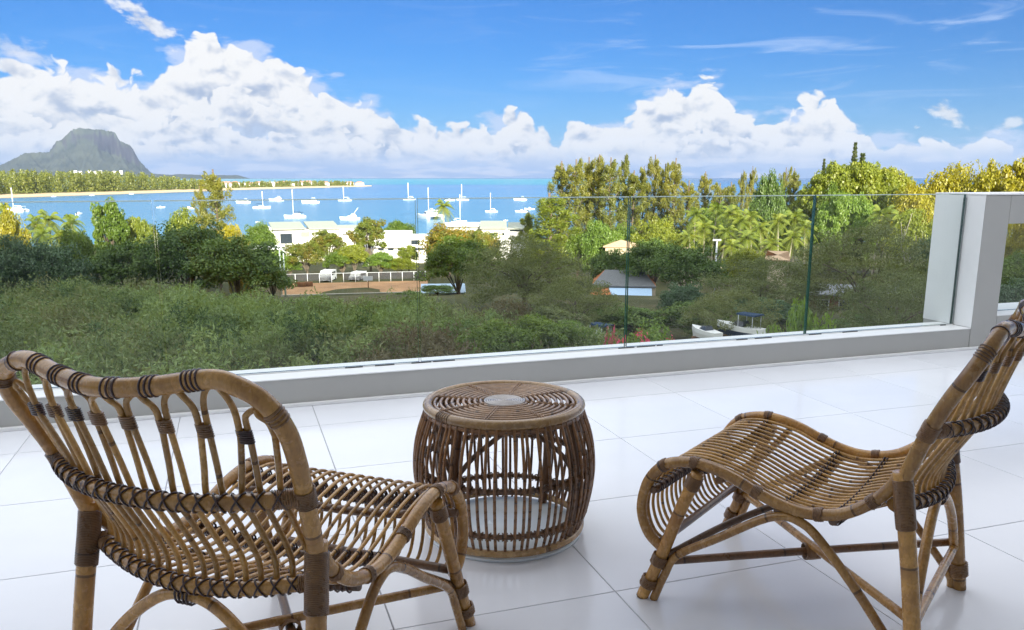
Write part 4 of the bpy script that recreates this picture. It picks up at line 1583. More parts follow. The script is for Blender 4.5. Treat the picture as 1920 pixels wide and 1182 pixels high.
P('round', 'broadleaf_tree', 'big dark green tree in front of the orange blossoming ones', 858, 448, 116, 142, 'green')
P('round', 'broadleaf_tree', 'dark shrubby tree in front of the low blue roofed shed', 818, 536, 106, 70, 'dark')
P('bush', 'shrub', 'dark shrub by the right corner of the sports yard', 766, 548, 112, 52, 'dark', None, 'shrub')
P('acacia', 'acacia_tree', 'wide olive acacia in the shade, mid view, left of the tiled house', 985, 447, 84, 235, 'olive')
P('acacia', 'acacia_tree', 'lower olive acacia in front of the wide middle one', 1085, 520, 68, 170, 'olive')
P('casuarina', 'casuarina_tree', 'broad golden casuarina right of the villas, behind the wide olive acacia', 1030, 372, 128, 112, 'lime')
P('casuarina', 'casuarina_tree', 'short golden casuarina between the last villa and the broad golden one', 992, 402, 140, 52, 'lime')
# the row of casuarinas in front of the open sea
ROW = [(1052, 312, 174, 65), (1078, 303, 170, 69), (1102, 306, 178, 58), (1121, 297, 172, 56), (1142, 306, 168, 63), (1168, 296, 176, 45), (1186, 330, 172, 63), (1204, 318, 182, 38), (1224, 301, 174, 49), (1243, 311, 178, 45), (1262, 308, 170, 49), (1288, 344, 172, 56), (1318, 331, 176, 49), (1346, 347, 172, 58), (1366, 350, 180, 52), (1388, 326, 184, 25), (1404, 321, 186, 29), (1466, 318, 186, 38), (1482, 326, 190, 38)]
ORD = ['first', 'second', 'third', 'fourth', 'fifth', 'sixth', 'seventh', 'eighth', 'ninth', 'tenth', 'eleventh', 'twelfth', 'thirteenth', 'fourteenth', 'fifteenth', 'sixteenth', 'seventeenth', 'eighteenth', 'last']
for i, (px, yt, d, w_) in enumerate(ROW):
    P('casuarina', 'casuarina_tree', ORD[i] + ' feathery casuarina from the left in the tall row against the open sea', px, yt, d, w_, 'casuarina', 'row of tall casuarinas against the sea')
P('round', 'pine_tree', 'dark rounded conifer rising between the thin casuarinas at the sea', 1436, 331, 158, 66, 'dark')
# right: greenery between the row and the near shade
P('round', 'broadleaf_tree', 'fresh green dense tree in front of the casuarina row, left of the tan roof', 1126, 418, 140, 78, 'fresh')
P('broad', 'broadleaf_tree', 'green tree left of the fresh green one in front of the casuarinas', 1084, 432, 142, 56, 'green')
P('broad', 'broadleaf_tree', 'green tree directly behind the tan hipped roof', 1168, 424, 150, 60, 'green')
P('round', 'broadleaf_tree', 'lime yellow tree right of the second strong glass joint, by the pale post', 1232, 414, 146, 92, 'lime')
P('broad', 'broadleaf_tree', 'bright lime tree just right of the lime yellow one', 1274, 440, 142, 70, 'lime')
P('round', 'broadleaf_tree', 'yellow bushy tree at the foot of the palms on the right', 1400, 470, 118, 90, 'lime')
P('round', 'broadleaf_tree', 'green bushy tree behind the palms on the right', 1455, 385, 165, 100, 'green')
P('round', 'broadleaf_tree', 'green bushy tree behind the palms near the pale post', 1345, 392, 168, 110, 'green')
PAL = [(1302, 388, 150), (1336, 378, 156), (1372, 384, 150), (1322, 414, 140), (1354, 422, 136), (1388, 402, 146), (1412, 392, 152), (1432, 414, 140), (1462, 400, 148), (1490, 392, 154), (1376, 448, 124), (1446, 446, 126), (1512, 412, 146), (1404, 432, 132), (1300, 432, 136), (1480, 432, 134)]
for i, (px, yt, d) in enumerate(sorted(PAL)):
    lab = ['first', 'second', 'third', 'fourth', 'fifth', 'sixth', 'seventh', 'eighth', 'ninth', 'tenth', 'eleventh', 'twelfth', 'thirteenth', 'fourteenth', 'fifteenth', 'last'][i] + ' coconut palm from the left in the sunny grove on the right'
    P('palm', 'palm_tree', lab, px, yt, d, 62, 'palm', 'coconut palms of the grove on the right')
P('dome', 'rain_tree', 'huge green domed rain tree below the two tall conifers', 1590, 309, 176, 205, 'lime')
P('dome', 'rain_tree', 'second lime domed rain tree, right of the two tall conifers', 1655, 320, 180, 135, 'lime')
P('round', 'rain_tree', 'dark green underside tree in front of the huge domed rain tree', 1560, 352, 168, 70, 'green')
P('norfolk', 'norfolk_pine', 'tallest narrow conifer above the domed rain tree', 1590, 270, 186, 30, 'pine')
P('norfolk', 'norfolk_pine', 'second tall conifer, just right of the tallest one', 1605, 290, 176, 44, 'pine')
P('norfolk', 'norfolk_pine', 'small far conifer left of the domed rain tree', 1535, 300, 235, 20, 'pine')
P('dome', 'rain_tree', 'bright green low dome right of the last strong glass joint', 1585, 366, 150, 128, 'fresh')
P('palm', 'palm_tree', 'palm right of the bright green low dome', 1642, 384, 142, 76, 'palm')
P('palm', 'palm_tree', 'second palm right of the bright green low dome, nearer the wall', 1688, 392, 138, 80, 'palm')
P('round', 'broadleaf_tree', 'golden yellow tree above the left corner of the parapet wall', 1762, 318, 160, 128, 'yellow')
P('round', 'broadleaf_tree', 'golden tree showing over the middle of the parapet wall', 1838, 322, 158, 104, 'yellow')
P('tall', 'broadleaf_tree', 'yellow tree with a thin raised top over the parapet wall', 1850, 310, 166, 52, 'yellow')
P('tall', 'broadleaf_tree', 'tall olive yellow tree at the right edge over the parapet wall', 1902, 308, 156, 84, 'yellow')
P('round', 'broadleaf_tree', 'yellow tree between the domed rain trees and the parapet wall', 1708, 352, 150, 84, 'yellow')
P('round', 'broadleaf_tree', 'olive yellow tree behind the bare pale one', 1716, 400, 130, 92, 'lime')
P('round', 'broadleaf_tree', 'bright yellow tree seen through the opening at the right edge', 1925, 398, 120, 90, 'yellow')
P('round', 'broadleaf_tree', 'green tree low in the opening at the right edge', 1915, 478, 95, 90, 'green')
P('round', 'broadleaf_tree', 'dark green tree at the bottom of the opening at the right edge', 1905, 530, 70, 120, 'bluish')
bx, by = bearing(1712, 112)
bt = empty('bare_tree', (bx, by, gz(bx, by)), 0, 'leafless pale tree beside the left end of the parapet wall', 'tree')
bt.scale = (0.9, 0.9, (height_at(1712, 428, 112) - gz(bx, by)) / 7.6)
inst('trunk', bare(5), bt)
# right: shaded trees near the building
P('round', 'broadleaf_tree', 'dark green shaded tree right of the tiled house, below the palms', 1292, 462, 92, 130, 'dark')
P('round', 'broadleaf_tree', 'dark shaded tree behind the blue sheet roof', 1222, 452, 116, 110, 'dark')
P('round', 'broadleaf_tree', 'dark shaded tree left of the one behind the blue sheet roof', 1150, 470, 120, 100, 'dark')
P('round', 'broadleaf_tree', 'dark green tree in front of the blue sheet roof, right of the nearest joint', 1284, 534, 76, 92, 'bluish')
P('acacia', 'acacia_tree', 'largest olive acacia, in the shade left of the parapet wall', 1632, 424, 80, 265, 'olive')
P('acacia', 'acacia_tree', 'olive acacia left of the largest one, behind the last strong joint', 1440, 488, 78, 225, 'olive')
P('acacia', 'acacia_tree', 'low olive acacia below the largest one, beside the brick house', 1690, 514, 66, 190, 'olive')
P('acacia', 'acacia_tree', 'low olive acacia over the moored dinghies below the joint', 1380, 546, 64, 190, 'olive')
P('round', 'broadleaf_tree', 'blue green dark tree against the left end of the parapet wall', 1745, 452, 86, 90, 'bluish')
P('broad', 'broadleaf_tree', 'mid green shaded tree below the tiled house', 1142, 578, 70, 110, 'green')
P('broad', 'broadleaf_tree', 'olive green tree left of the parked white boat', 1040, 578, 62, 130, 'olive')
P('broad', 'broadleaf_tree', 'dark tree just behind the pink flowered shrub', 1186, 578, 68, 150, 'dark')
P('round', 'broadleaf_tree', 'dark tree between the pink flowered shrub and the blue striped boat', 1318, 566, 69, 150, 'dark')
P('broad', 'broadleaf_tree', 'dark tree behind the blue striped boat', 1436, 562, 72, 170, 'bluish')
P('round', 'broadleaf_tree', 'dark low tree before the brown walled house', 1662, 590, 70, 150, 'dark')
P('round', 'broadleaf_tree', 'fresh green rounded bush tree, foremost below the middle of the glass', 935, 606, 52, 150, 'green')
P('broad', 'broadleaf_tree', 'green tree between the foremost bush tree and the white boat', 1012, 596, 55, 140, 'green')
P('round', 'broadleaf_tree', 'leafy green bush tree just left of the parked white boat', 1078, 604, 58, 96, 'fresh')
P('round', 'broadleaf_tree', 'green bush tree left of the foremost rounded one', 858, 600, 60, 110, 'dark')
P('bush', 'shrub', 'bright green rounded shrub below the last strong glass joint', 1515, 578, 48, 190, 'fresh', None, 'shrub')
fb = P('bush', 'bougainvillea_shrub', 'green shrub with pink flowers below the nearest strong glass joint', 1222, 616, 50, 165, 'fresh', None, 'shrub')
rg = np.random.default_rng(9)
fc_ = []
for k in range(13):
    a = rg.uniform(0, 6.28)
    r = rg.uniform(0.2, 1) * 2.3
    c0 = np.array([r * math.cos(a), r * math.sin(a), 1.62 - 0.75 * (r / 2.3) ** 2])
    c = c0 + rg.normal(size=(26, 3)) * np.array([0.13, 0.13, 0.10])
    fc_.append(leaf_quads(c, unit(rg.normal(size=(26, 3)) + (0, 0, 0.6)), 0.15, 0.12, rg))
inst('flower', quadmesh('flower', np.vstack(fc_), M_PINK), fb)
fl2 = P('bush', 'bougainvillea_shrub', 'small pink flowered shrub beside the bow of the parked white boat', 1152, 632, 48, 46, 'fresh', None, 'shrub')
inst('flower', bpy.data.meshes['flower'], fl2)

# ------------------------------------------------------------------ the thicket under the balcony and the far wood on the sandbar: too many plants to count
rg = np.random.default_rng(21)
SCR = {'scrub': [], 'scrub_light': [], 'scrub_dry': [], 'scrub_dark': []}
nb = 0
while nb < 400:
    d = math.sqrt(rg.uniform(30 ** 2, 100 ** 2))
    a = math.radians(rg.uniform(-40, 8))
    adeg = math.degrees(a)
    far = np.interp(adeg, [-40, -28, -22, -16, -8, 0, 5, 9], [99, 97, 87, 79, 77, 70, 60, 56])
    if d > far:
        continue
    x, y = d * math.sin(a), d * math.cos(a)
    R_ = rg.uniform(1.3, 3.1)
    H_ = np.interp(adeg, [-40, -20, 0, 9], [4.9, 4.0, 3.4, 2.8]) * (rg.uniform(0.4, 1.3) if d < far - 14 else rg.uniform(0.5, 1.0))
    zone = math.sin(x * 0.13 + 1.1) + math.cos(y * 0.15 + x * 0.05) + rg.normal() * 0.7
    dry = np.interp(adeg, [-30, -14, -6, 3, 8], [-0.6, 0.3, 1.0, 0.9, -0.8])
    kind = 'scrub_dry' if zone + dry > 1.5 else 'scrub_light' if zone < -0.75 else 'scrub_dark' if rg.uniform() < 0.22 else 'scrub'
    M = rg.integers(16, 30)
    dr = unit(rg.normal(size=(M, 3)))
    dr[:, 2] = np.where(dr[:, 2] < -0.1, -dr[:, 2], dr[:, 2])
    cen = np.array([x, y, gz(x, y) + H_ * 0.35]) + dr * rg.uniform(0.55, 1.0, (M, 1)) * np.array([R_, R_, H_ * 0.62])
    rad = rg.uniform(0.22, 0.42, M) * R_
    n = int(150 * R_ ** 1.6 + 150)
    k = rg.integers(0, M, n)
    v = unit(rg.normal(size=(n, 3)) + np.array([0, 0, 0.35]))
    c = cen[k] + v * rad[k][:, None] * rg.uniform(0.5, 1.1, (n, 1))
    SCR[kind].append(leaf_quads(c, unit(v * 0.8 + rg.normal(size=(n, 3)) * 0.5), 0.34, 0.11, rg, unit(v * 0.4 + np.array([0, 0, 0.5]) + rg.normal(size=(n, 3)) * 0.6)))
    m = n // 4
    k = rg.integers(0, n, m)
    SCR[kind].append(leaf_quads(c[k] + (0, 0, 0.12), unit(rg.normal(size=(m, 3))), 0.62, 0.045, rg, unit(rg.normal(size=(m, 3)) * 0.55 + (0, 0, 0.9))))
    nb += 1
for key, nm, lab in (('scrub', 'thicket', 'olive green feathery scrub covering the slope below the balcony'), ('scrub_light', 'light_scrub', 'pale green patches of feathery scrub on the slope below the balcony'), ('scrub_dry', 'dry_scrub', 'brownish dry patches of scrub on the slope below the balcony'), ('scrub_dark', 'dark_scrub', 'dark green bushes mixed into the scrub below the balcony')):
    tag(inst(nm, quadmesh(nm, np.vstack(SCR[key]), LEAF[key])), lab, 'scrub', None, 'stuff')

Q = []
for k in range(1150):
    u = rg.uniform(0, 1) ** 0.9
    px = -330 + u * 1000 if k < 820 else rg.uniform(-1000, -330)
    sy = np.interp(px, [p[0] for p in SHORE], [p[1] for p in SHORE])
    q = on_z(px, sy, SEA)
    r0 = math.hypot(q[0], q[1])
    wd = np.interp(px, [p[0] for p in SHORE], LANDW)
    kk = min(1, wd / 300)
    off = rg.uniform(66 * kk, wd * 0.8) if rg.uniform() < 0.6 else rg.uniform(62 * kk, 110 * kk)
    x, y = q[0] / r0 * (r0 + off), q[1] / r0 * (r0 + off)
    tall = np.interp(px, [-330, 250, 350, 420, 560, 640, 697], [27, 25, 17, 10, 11, 10, 6]) * rg.uniform(0.7, 1.12)
    n = 110
    t = rg.uniform(0, 1, (n, 1))
    rr = tall * 0.30 * (1 - 0.75 * t) * rg.uniform(0.3, 1.1, (n, 1)) + 0.5
    a = rg.uniform(0, 6.28, (n, 1))
    c = np.array([x, y, SEA + 2.2]) + np.concatenate([rr * np.cos(a), rr * np.sin(a), tall * (0.06 + 0.94 * t)], 1)
    Q.append(leaf_quads(c, unit(np.concatenate([np.cos(a), np.sin(a), 0.5 + 0 * a], 1) + rg.normal(size=(n, 3)) * 0.5), 2.6, 1.2, rg, unit(rg.normal(size=(n, 3)) * 0.5 + (0, 0, 0.8))))
wd_ = quadmesh('woodland', np.vstack(Q), LEAF['far'])
tag(inst('woodland', wd_), 'long belt of casuarina wood along the sandbar below the mountain', 'woodland', None, 'stuff')

# the garden goes on to both sides of the view
rg = np.random.default_rng(77)
Q = []
for k in range(120):
    side = -1 if k % 2 else 1
    d = rg.uniform(62, 250)
    a = math.radians(side * rg.uniform(36, 58))
    x, y = d * math.sin(a), d * math.cos(a)
    H_, R_ = rg.uniform(5, 10), rg.uniform(3.5, 7)
    M, n = 26, 900
    v = unit(rg.normal(size=(M, 3)))
    cen = np.array([x, y, gz(x, y) + H_ * 0.5]) + v * rg.uniform(0.5, 1, (M, 1)) * np.array([R_, R_, H_ * 0.45])
    Q.append(blob_leaves(cen, rg.uniform(0.2, 0.34, M) * R_, n, 0.7, 0.4, rg))
tag(inst('outer_wood', quadmesh('outer_wood', np.vstack(Q), LEAF['green'])), 'green wood carrying on at both sides of the garden', 'woodland', None, 'stuff')

# ------------------------------------------------------------------ houses, yard, boats
M_WALLW = mat('villa_white', plain((0.72, 0.70, 0.67), 0.8, 0.2, 0.07, 0.6))
M_ROOFG = mat('villa_roof_grey', plain((0.34, 0.36, 0.30), 0.7, 0.2, 0.12, 2.0))
M_ROOFW = mat('flat_roof_white', plain((0.70, 0.70, 0.67), 0.8, 0.2, 0.08, 2.0))
M_TERRA = mat('terracotta', plain((0.46, 0.17, 0.065), 0.85, 0.2, 0.25, 3.0))
M_TAN = mat('tan_roof', plain((0.55, 0.38, 0.24), 0.85, 0.2, 0.12, 3.0))
M_SHEET = mat('light_blue_sheet', plain((0.40, 0.55, 0.72), 0.45, 0.4, 0.06, 3.0))
M_SLATE = mat('grey_sheet_roof', plain((0.15, 0.155, 0.16), 0.6, 0.3, 0.15, 3.0))
M_BRICKW = mat('brown_wall', plain((0.26, 0.14, 0.08), 0.9, 0.2, 0.25, 2.5))
M_BOAT = mat('white_gelcoat', plain((0.82, 0.82, 0.80), 0.25, 0.5, 0.03, 2.0))
M_NAVY = mat('navy_paint', plain((0.015, 0.03, 0.07), 0.3, 0.5, 0.1))
M_BLUEC = mat('blue_canvas', plain((0.012, 0.035, 0.075), 0.8, 0.2, 0.15))
M_TINT = mat('tinted_boat_window', plain((0.03, 0.035, 0.04), 0.15, 0.6, 0.1))
M_ALU = mat('pale_alloy', plain((0.62, 0.64, 0.66), 0.4, 0.5, 0.05))
M_POLEG = mat('pale_green_paint', plain((0.50, 0.60, 0.52), 0.5, 0.4, 0.08))


def facing(px, d, turn=0.0):
    """rotation that turns local -Y towards the balcony, plus a turn"""
    x, y = bearing(px, d)
    return math.atan2(-x, y) * -1 * -1 + turn


def house_at(name, px0, px1, ytop, d, depth, zb=None, turn=0.0, label=None, group=None, cat='villa'):
    pc = (px0 + px1) / 2
    x, y = bearing(pc, d)
    z0 = gz(x, y) if zb is None else zb
    w_ = px_width(pc, px1 - px0, d)
    h_ = height_at(pc, ytop, d) - z0
    return empty(name, (x, y, z0), math.atan2(-x, y) + turn, label, cat, group), w_, h_, depth


def wbox(parent, name, m, x0, x1, y0, y1, z0, z1, **kw):
    mb = MB()
    mb.box(x0, x1, y0, y1, z0, z1)
    return mb.build(name, m, parent, smooth=False, **kw)


def window(parent, x0, x1, z0, z1, y=0.0, frame=M_WALLW):
    """framed opening standing 6 cm proud of a wall at y; dark pane inside it"""
    t = 0.12
    mb = MB()
    mb.box(x0 - t, x1 + t, y - 0.10, y - 0.004, z1, z1 + t)
    mb.box(x0 - t, x1 + t, y - 0.10, y - 0.004, z0 - t, z0)
    mb.box(x0 - t, x0, y - 0.10, y - 0.004, z0, z1)
    mb.box(x1, x1 + t, y - 0.10, y - 0.004, z0, z1)
    f = mb.build('window', frame, parent, smooth=False)
    wbox(f, 'glazing', M_PANE, x0, x1, y - 0.03, y - 0.006, z0, z1)
    return f


def slab_roof(parent, m, x0, x1, y0, y1, zf, zb, t=0.28, name='roof'):
    """single slope: zf at the front edge, zb at the back"""
    v = [(x0, y0, zf), (x1, y0, zf), (x1, y1, zb), (x0, y1, zb), (x0, y0, zf + t), (x1, y0, zf + t), (x1, y1, zb + t), (x0, y1, zb + t)]
    mb = MB()
    mb.add(v, [(3, 2, 1, 0), (4, 5, 6, 7), (0, 1, 5, 4), (1, 2, 6, 5), (2, 3, 7, 6), (3, 0, 4, 7)])
    return mb.build(name, m, parent, smooth=False)


def hip_roof(parent, m, w, dp, z, h, over=0.5, inset=None, name='roof', slot2=None):
    x, y0, y1 = w / 2 + over, -over, dp + over
    i = inset if inset is not None else (dp / 2 + over)
    ym = dp / 2
    v = [(-x, y0, z), (x, y0, z), (x, y1, z), (-x, y1, z), (-x + i, ym, z + h), (x - i, ym, z + h), (-x, y0, z - 0.15), (x, y0, z - 0.15), (x, y1, z - 0.15), (-x, y1, z - 0.15)]
    mb = MB()
    mb.add(v, [(0, 1, 5, 4), (2, 3, 4, 5)])
    if slot2 is not None:
        mb.slot = 1
    mb.add(v, [(1, 2, 5), (3, 0, 4)])
    mb.slot = 0
    mb.add(v, [(6, 7, 1, 0), (7, 8, 2, 1), (8, 9, 3, 2), (9, 6, 0, 3), (9, 8, 7, 6)])
    return mb.build(name, [m, slot2] if slot2 is not None else m, parent, smooth=False)


VG_ = 'white villas by the bay'
# first villa: two storeys, two single-pitch roofs
r, w_, h_, dp = house_at('villa', 508, 642, 419, 200, 9, label='white two storey villa with two grey single pitch roofs, left of the group', group=VG_, turn=0.12)
wbox(r, 'wall', M_WALLW, -w_ / 2, w_ / 2, 0, dp, -0.5, h_ - 1.5)
slab_roof(r, M_ROOFG, -w_ / 2 + 0.6, -w_ * 0.02, -0.9, dp, h_ - 1.35, h_ - 0.3)
slab_roof(r, M_ROOFG, w_ * 0.03, w_ * 0.46, -0.7, dp, h_ - 1.45, h_ - 0.3)
wbox(r, 'parapet', M_WALLW, -w_ / 2 - 0.35, -w_ / 2 + 0.5, -0.5, dp, -0.5, h_ - 0.9)
window(r, -w_ * 0.36, -w_ * 0.20, h_ - 4.6, h_ - 2.3)
f = window(r, -w_ * 0.08, w_ * 0.04, h_ - 3.2, h_ - 2.0)
wbox(f, 'shutter', M_TAN, -w_ * 0.08, w_ * 0.04, -0.055, -0.032, h_ - 3.2, h_ - 2.0)
window(r, w_ * 0.18, w_ * 0.30, h_ - 3.8, h_ - 2.2)
wbox(r, 'balcony_slab', M_WALLW, -w_ * 0.42, w_ * 0.40, -1.5, -0.002, h_ - 5.3, h_ - 4.85)
# second, long low one behind
r, w_, h_, dp = house_at('villa', 618, 700, 426, 206, 8, label='flat roofed white villa with a dark strip window, between the first and the largest', group=VG_)
wbox(r, 'wall', M_WALLW, -w_ / 2, w_ / 2, 0, dp, -0.5, h_ - 0.6)
slab_roof(r, M_ROOFG, -w_ / 2 - 0.4, w_ / 2 + 0.4, -1.2, dp, h_ - 1.6, h_ - 0.2)
wbox(r, 'fascia', M_WALLW, -w_ / 2 - 0.5, w_ * 0.3, -1.3, -1.21, h_ - 1.5, h_ - 0.85)
window(r, -w_ * 0.05, w_ * 0.36, h_ - 3.0, h_ - 2.3)
wbox(r, 'lower_terrace', M_WALLW, -w_ / 2, w_ / 2, -4.5, -0.01, -0.5, h_ - 4.6)
# largest white block
r, w_, h_, dp = house_at('villa', 700, 768, 437, 186, 9, label='largest white villa block with a plain blank upper wall', group=VG_, turn=-0.1)
wbox(r, 'wall', M_WALLW, -w_ / 2, w_ / 2, 0, dp, -0.5, h_)
wbox(r, 'ledge', M_WALLW, -w_ / 2 - 0.4, w_ / 2 + 0.4, -1.0, -0.003, h_ - 3.2, h_ - 2.9)
for k in range(3):
    window(r, -w_ * 0.38 + k * w_ * 0.27, -w_ * 0.38 + k * w_ * 0.27 + w_ * 0.16, h_ - 3.9, h_ - 3.45)
wbox(r, 'side_wing', M_WALLW, -w_ / 2 - 2.6, -w_ / 2 - 0.003, -1.5, dp, -0.5, h_ - 2.6)
r, w_, h_, dp = house_at('villa', 764, 802, 443, 190, 8, label='lower white villa with a shaded window, right of the largest block', group=VG_)
wbox(r, 'wall', M_WALLW, -w_ / 2, w_ / 2, 0, dp, -0.5, h_)
window(r, -w_ * 0.42, w_ * 0.10, h_ - 1.9, h_ - 0.9)
window(r, -w_ * 0.40, w_ * 0.36, h_ - 3.2, h_ - 2.7)
r, w_, h_, dp = house_at('outbuilding', 468, 536, 465, 172, 6, label='low white flat roofed outbuilding left of the floodlight poles', cat='outbuilding')
wbox(r, 'wall', M_WALLW, -w_ / 2, w_ / 2, 0, dp, -0.5, h_ - 0.35)
slab_roof(r, M_ROOFW, -w_ / 2 - 0.4, w_ / 2 + 0.4, -0.8, dp, h_ - 0.34, h_ - 0.2, 0.2)
window(r, -w_ * 0.3, -w_ * 0.1, h_ - 2.4, h_ - 1.2)
r, w_, h_, dp = house_at('villa', 838, 915, 419, 205, 8, label='long white villa with a flat roof under the tall white mast', group=VG_)
wbox(r, 'wall', M_WALLW, -w_ / 2, w_ / 2, 0, dp, -0.5, h_ - 0.8)
slab_roof(r, M_ROOFW, -w_ / 2 - 0.6, w_ / 2 + 0.6, -1.0, dp, h_ - 0.79, h_ - 0.5, 0.35)
window(r, -w_ * 0.3, -w_ * 0.05, h_ - 3.2, h_ - 1.8)
window(r, w_ * 0.1, w_ * 0.34, h_ - 3.2, h_ - 1.8)
r, w_, h_, dp = house_at('villa', 903, 952, 419, 200, 8, label='white villa with a broad grey pitched roof, right of the long flat roofed one', group=VG_)
wbox(r, 'wall', M_WALLW, -w_ / 2, w_ / 2, 0, dp, -0.5, h_ - 1.3)
slab_roof(r, M_ROOFG, -w_ / 2 - 0.4, w_ / 2 - 0.2, -0.8, dp, h_ - 1.28, h_ - 0.1)
window(r, -w_ * 0.2, w_ * 0.12, h_ - 3.1, h_ - 2.3)
window(r, w_ * 0.30, w_ * 0.38, h_ - 2.9, h_ - 2.3)
r, w_, h_, dp = house_at('villa', 952, 990, 421, 203, 8, label='last white villa on the right with a dark strip under its roof', group=VG_)
wbox(r, 'wall', M_WALLW, -w_ / 2, w_ / 2, 0, dp, -0.5, h_ - 1.2)
slab_roof(r, M_ROOFG, -w_ / 2, w_ / 2, -0.8, dp, h_ - 1.18, h_ - 0.2)
window(r, -w_ * 0.4, w_ * 0.25, h_ - 1.75, h_ - 1.35)

# sports yard with its mesh fence
YD0, YD1 = 127.0, 143.0
cx0, cx1 = 526, 800
yv = []
for d in (YD0, YD1):
    for px in (cx0 - 6, cx1):
        x, y = bearing(px, d)
        yv.append((x, y, -16.25 + (0.0 if d == YD0 else -0.1)))
mb = MB()
mb.add(yv + [(x, y, z - 1.4) for x, y, z in yv], [(0, 1, 3, 2), (0, 4, 5, 1), (1, 5, 7, 3), (2, 6, 4, 0)])
mb.build('sports_yard', mat('red_earth', plain((0.42, 0.245, 0.13), 0.95, 0.1, 0.22, 0.4)), smooth=False, kind='structure')
A0, A1 = np.array(bearing(cx0 - 6, YD0)), np.array(bearing(cx1, YD0))
rw = empty('retaining_wall', (A0[0], A0[1], -16.25), math.atan2(*(A1 - A0)[::-1]), 'pale low wall along the near edge of the sports yard', 'wall')
LW = float(np.linalg.norm(A1 - A0))
mb = MB()
mb.box(0, LW, -0.30, -0.004, -1.7, 0.12)
mb.build('wall', mat('pale_concrete', plain((0.42, 0.40, 0.33), 0.9, 0.1, 0.15, 0.8)), rw, smooth=False)
mb = MB()
mb.box(0, LW, -0.36, 0.05, 0.123, 0.22)
mb.build('coping', mat('pale_concrete'), rw, smooth=False)
B0, B1 = np.array(bearing(cx0, YD1)), np.array(bearing(cx1 - 4, YD1))
LF = float(np.linalg.norm(B1 - B0))
fe = empty('yard_fence', (B0[0], B0[1], -16.35), math.atan2(*(B1 - B0)[::-1]), 'dark mesh fence with pale posts behind the sports yard', 'fence')
nP = 12
pm = None
for k in range(nP + 1):
    mb = MB()
    mb.tube(np.array([(0, 0, -0.2), (0, 0, 1.62)]), 0.055, 8)
    pm = pm or mb.mesh('post', M_ALU)
    inst('post', pm, fe, (LF * k / nP, 0, 0))
mm = mat('dark_fence_mesh', plain((0.055, 0.055, 0.062), 0.9, 0.1))
for k in range(nP):
    if k in (4,):
        continue
    x0, x1 = LF * k / nP + 0.06, LF * (k + 1) / nP - 0.06
    mb = MB()
    for z in np.arange(0.42, 1.52, 0.10):
        mb.box(x0, x1, -0.016, -0.004, z, z + 0.062)
    for x in np.arange(x0, x1, 0.16):
        mb.box(x, x + 0.05, -0.003, 0.009, 0.40, 1.54)
    mb.build('mesh_panel', mm, fe, smooth=False)
mb = MB()
mb.tube(np.array([(0, 0, 1.58), (LF, 0, 1.58)]), 0.035, 6)
mb.build('top_rail', M_ALU, fe)
# things in the yard
YZ = -16.33
rg2 = random.Random(4)
M_CRATE = mat('brown_crate', plain((0.17, 0.09, 0.05), 0.9, 0.1, 0.2))
for i, (px, d) in enumerate([(553, 138.5), (563, 138), (571, 138.6), (577, 138.2)]):
    x, y = bearing(px, d)
    c = empty('crate', (x, y, YZ), math.atan2(-x, y), ['leftmost', 'second', 'third', 'rightmost'][i] + ' small brown crate before the left part of the yard fence', 'crate', 'crates in the sports yard')
    for z in (0.0, 0.26, 0.52):
        wbox(c, 'board', M_CRATE, -0.42, 0.42, -0.32, -0.29, z + 0.02, z + 0.24)
    wbox(c, 'body', M_CRATE, -0.40, 0.40, -0.288, 0.3, 0.0, 0.76)
x, y = bearing(687, 134)
c = empty('basketball_stand', (x, y, YZ), math.atan2(-x, y), 'thin dark post with a small board standing in the sports yard', 'hoop stand')
mb = MB()
mb.tube(np.array([(0, 0, 0), (0, 0, 1.9)]), 0.07, 8)
mb.build('post', M_CRATE, c)
wbox(c, 'backboard', M_ALU, -0.75, 0.75, -0.12, -0.075, 1.25, 1.95)


def vehicle(px, d, zb, label, body_m, turn=0.0, L=4.6, Wd=1.9, Hh=1.9):
    x, y = bearing(px, d)
    r = empty('parked_van', (x, y, zb), math.atan2(-x, y) + turn, label, 'van')
    pr = [(-L / 2, 0.35), (-L / 2, Hh * 0.55), (-L * 0.34, Hh * 0.62), (-L * 0.22, Hh), (L / 2 - 0.15, Hh), (L / 2, Hh * 0.55), (L / 2, 0.35)]
    v = [(a, -Wd / 2, b) for a, b in pr] + [(a, Wd / 2, b) for a, b in pr]
    n = len(pr)
    mb = MB()
    mb.add(v, [tuple(range(n)), tuple(range(2 * n - 1, n - 1, -1))] + [(i, (i + 1) % n + 0, (i + 1) % n + n, i + n) for i in range(n)])
    mb.build('body', body_m, r, smooth=False, bevel=0.06)
    wbox(r, 'side_window', M_TINT, -L * 0.20, L * 0.36, -Wd / 2 - 0.012, -Wd / 2 - 0.002, Hh * 0.60, Hh * 0.88)
    for sx in (-0.31, 0.31):
        for sy in (-1, 1):
            mb = MB()
            mb.tube(np.array([(sx * L, sy * (Wd / 2 - 0.18), 0.33), (sx * L, sy * (Wd / 2 + 0.01), 0.33)]), 0.33, 14)
            mb.build('wheel', M_DARK, r)
    return r


vehicle(611, 148, -16.75, 'white van parked behind the yard fence', M_ALU, 1.3)
vehicle(668, 148, -16.75, 'white car parked behind the fence under the tallest tree', M_ALU, 1.2, 4.2, 1.8, 1.5)
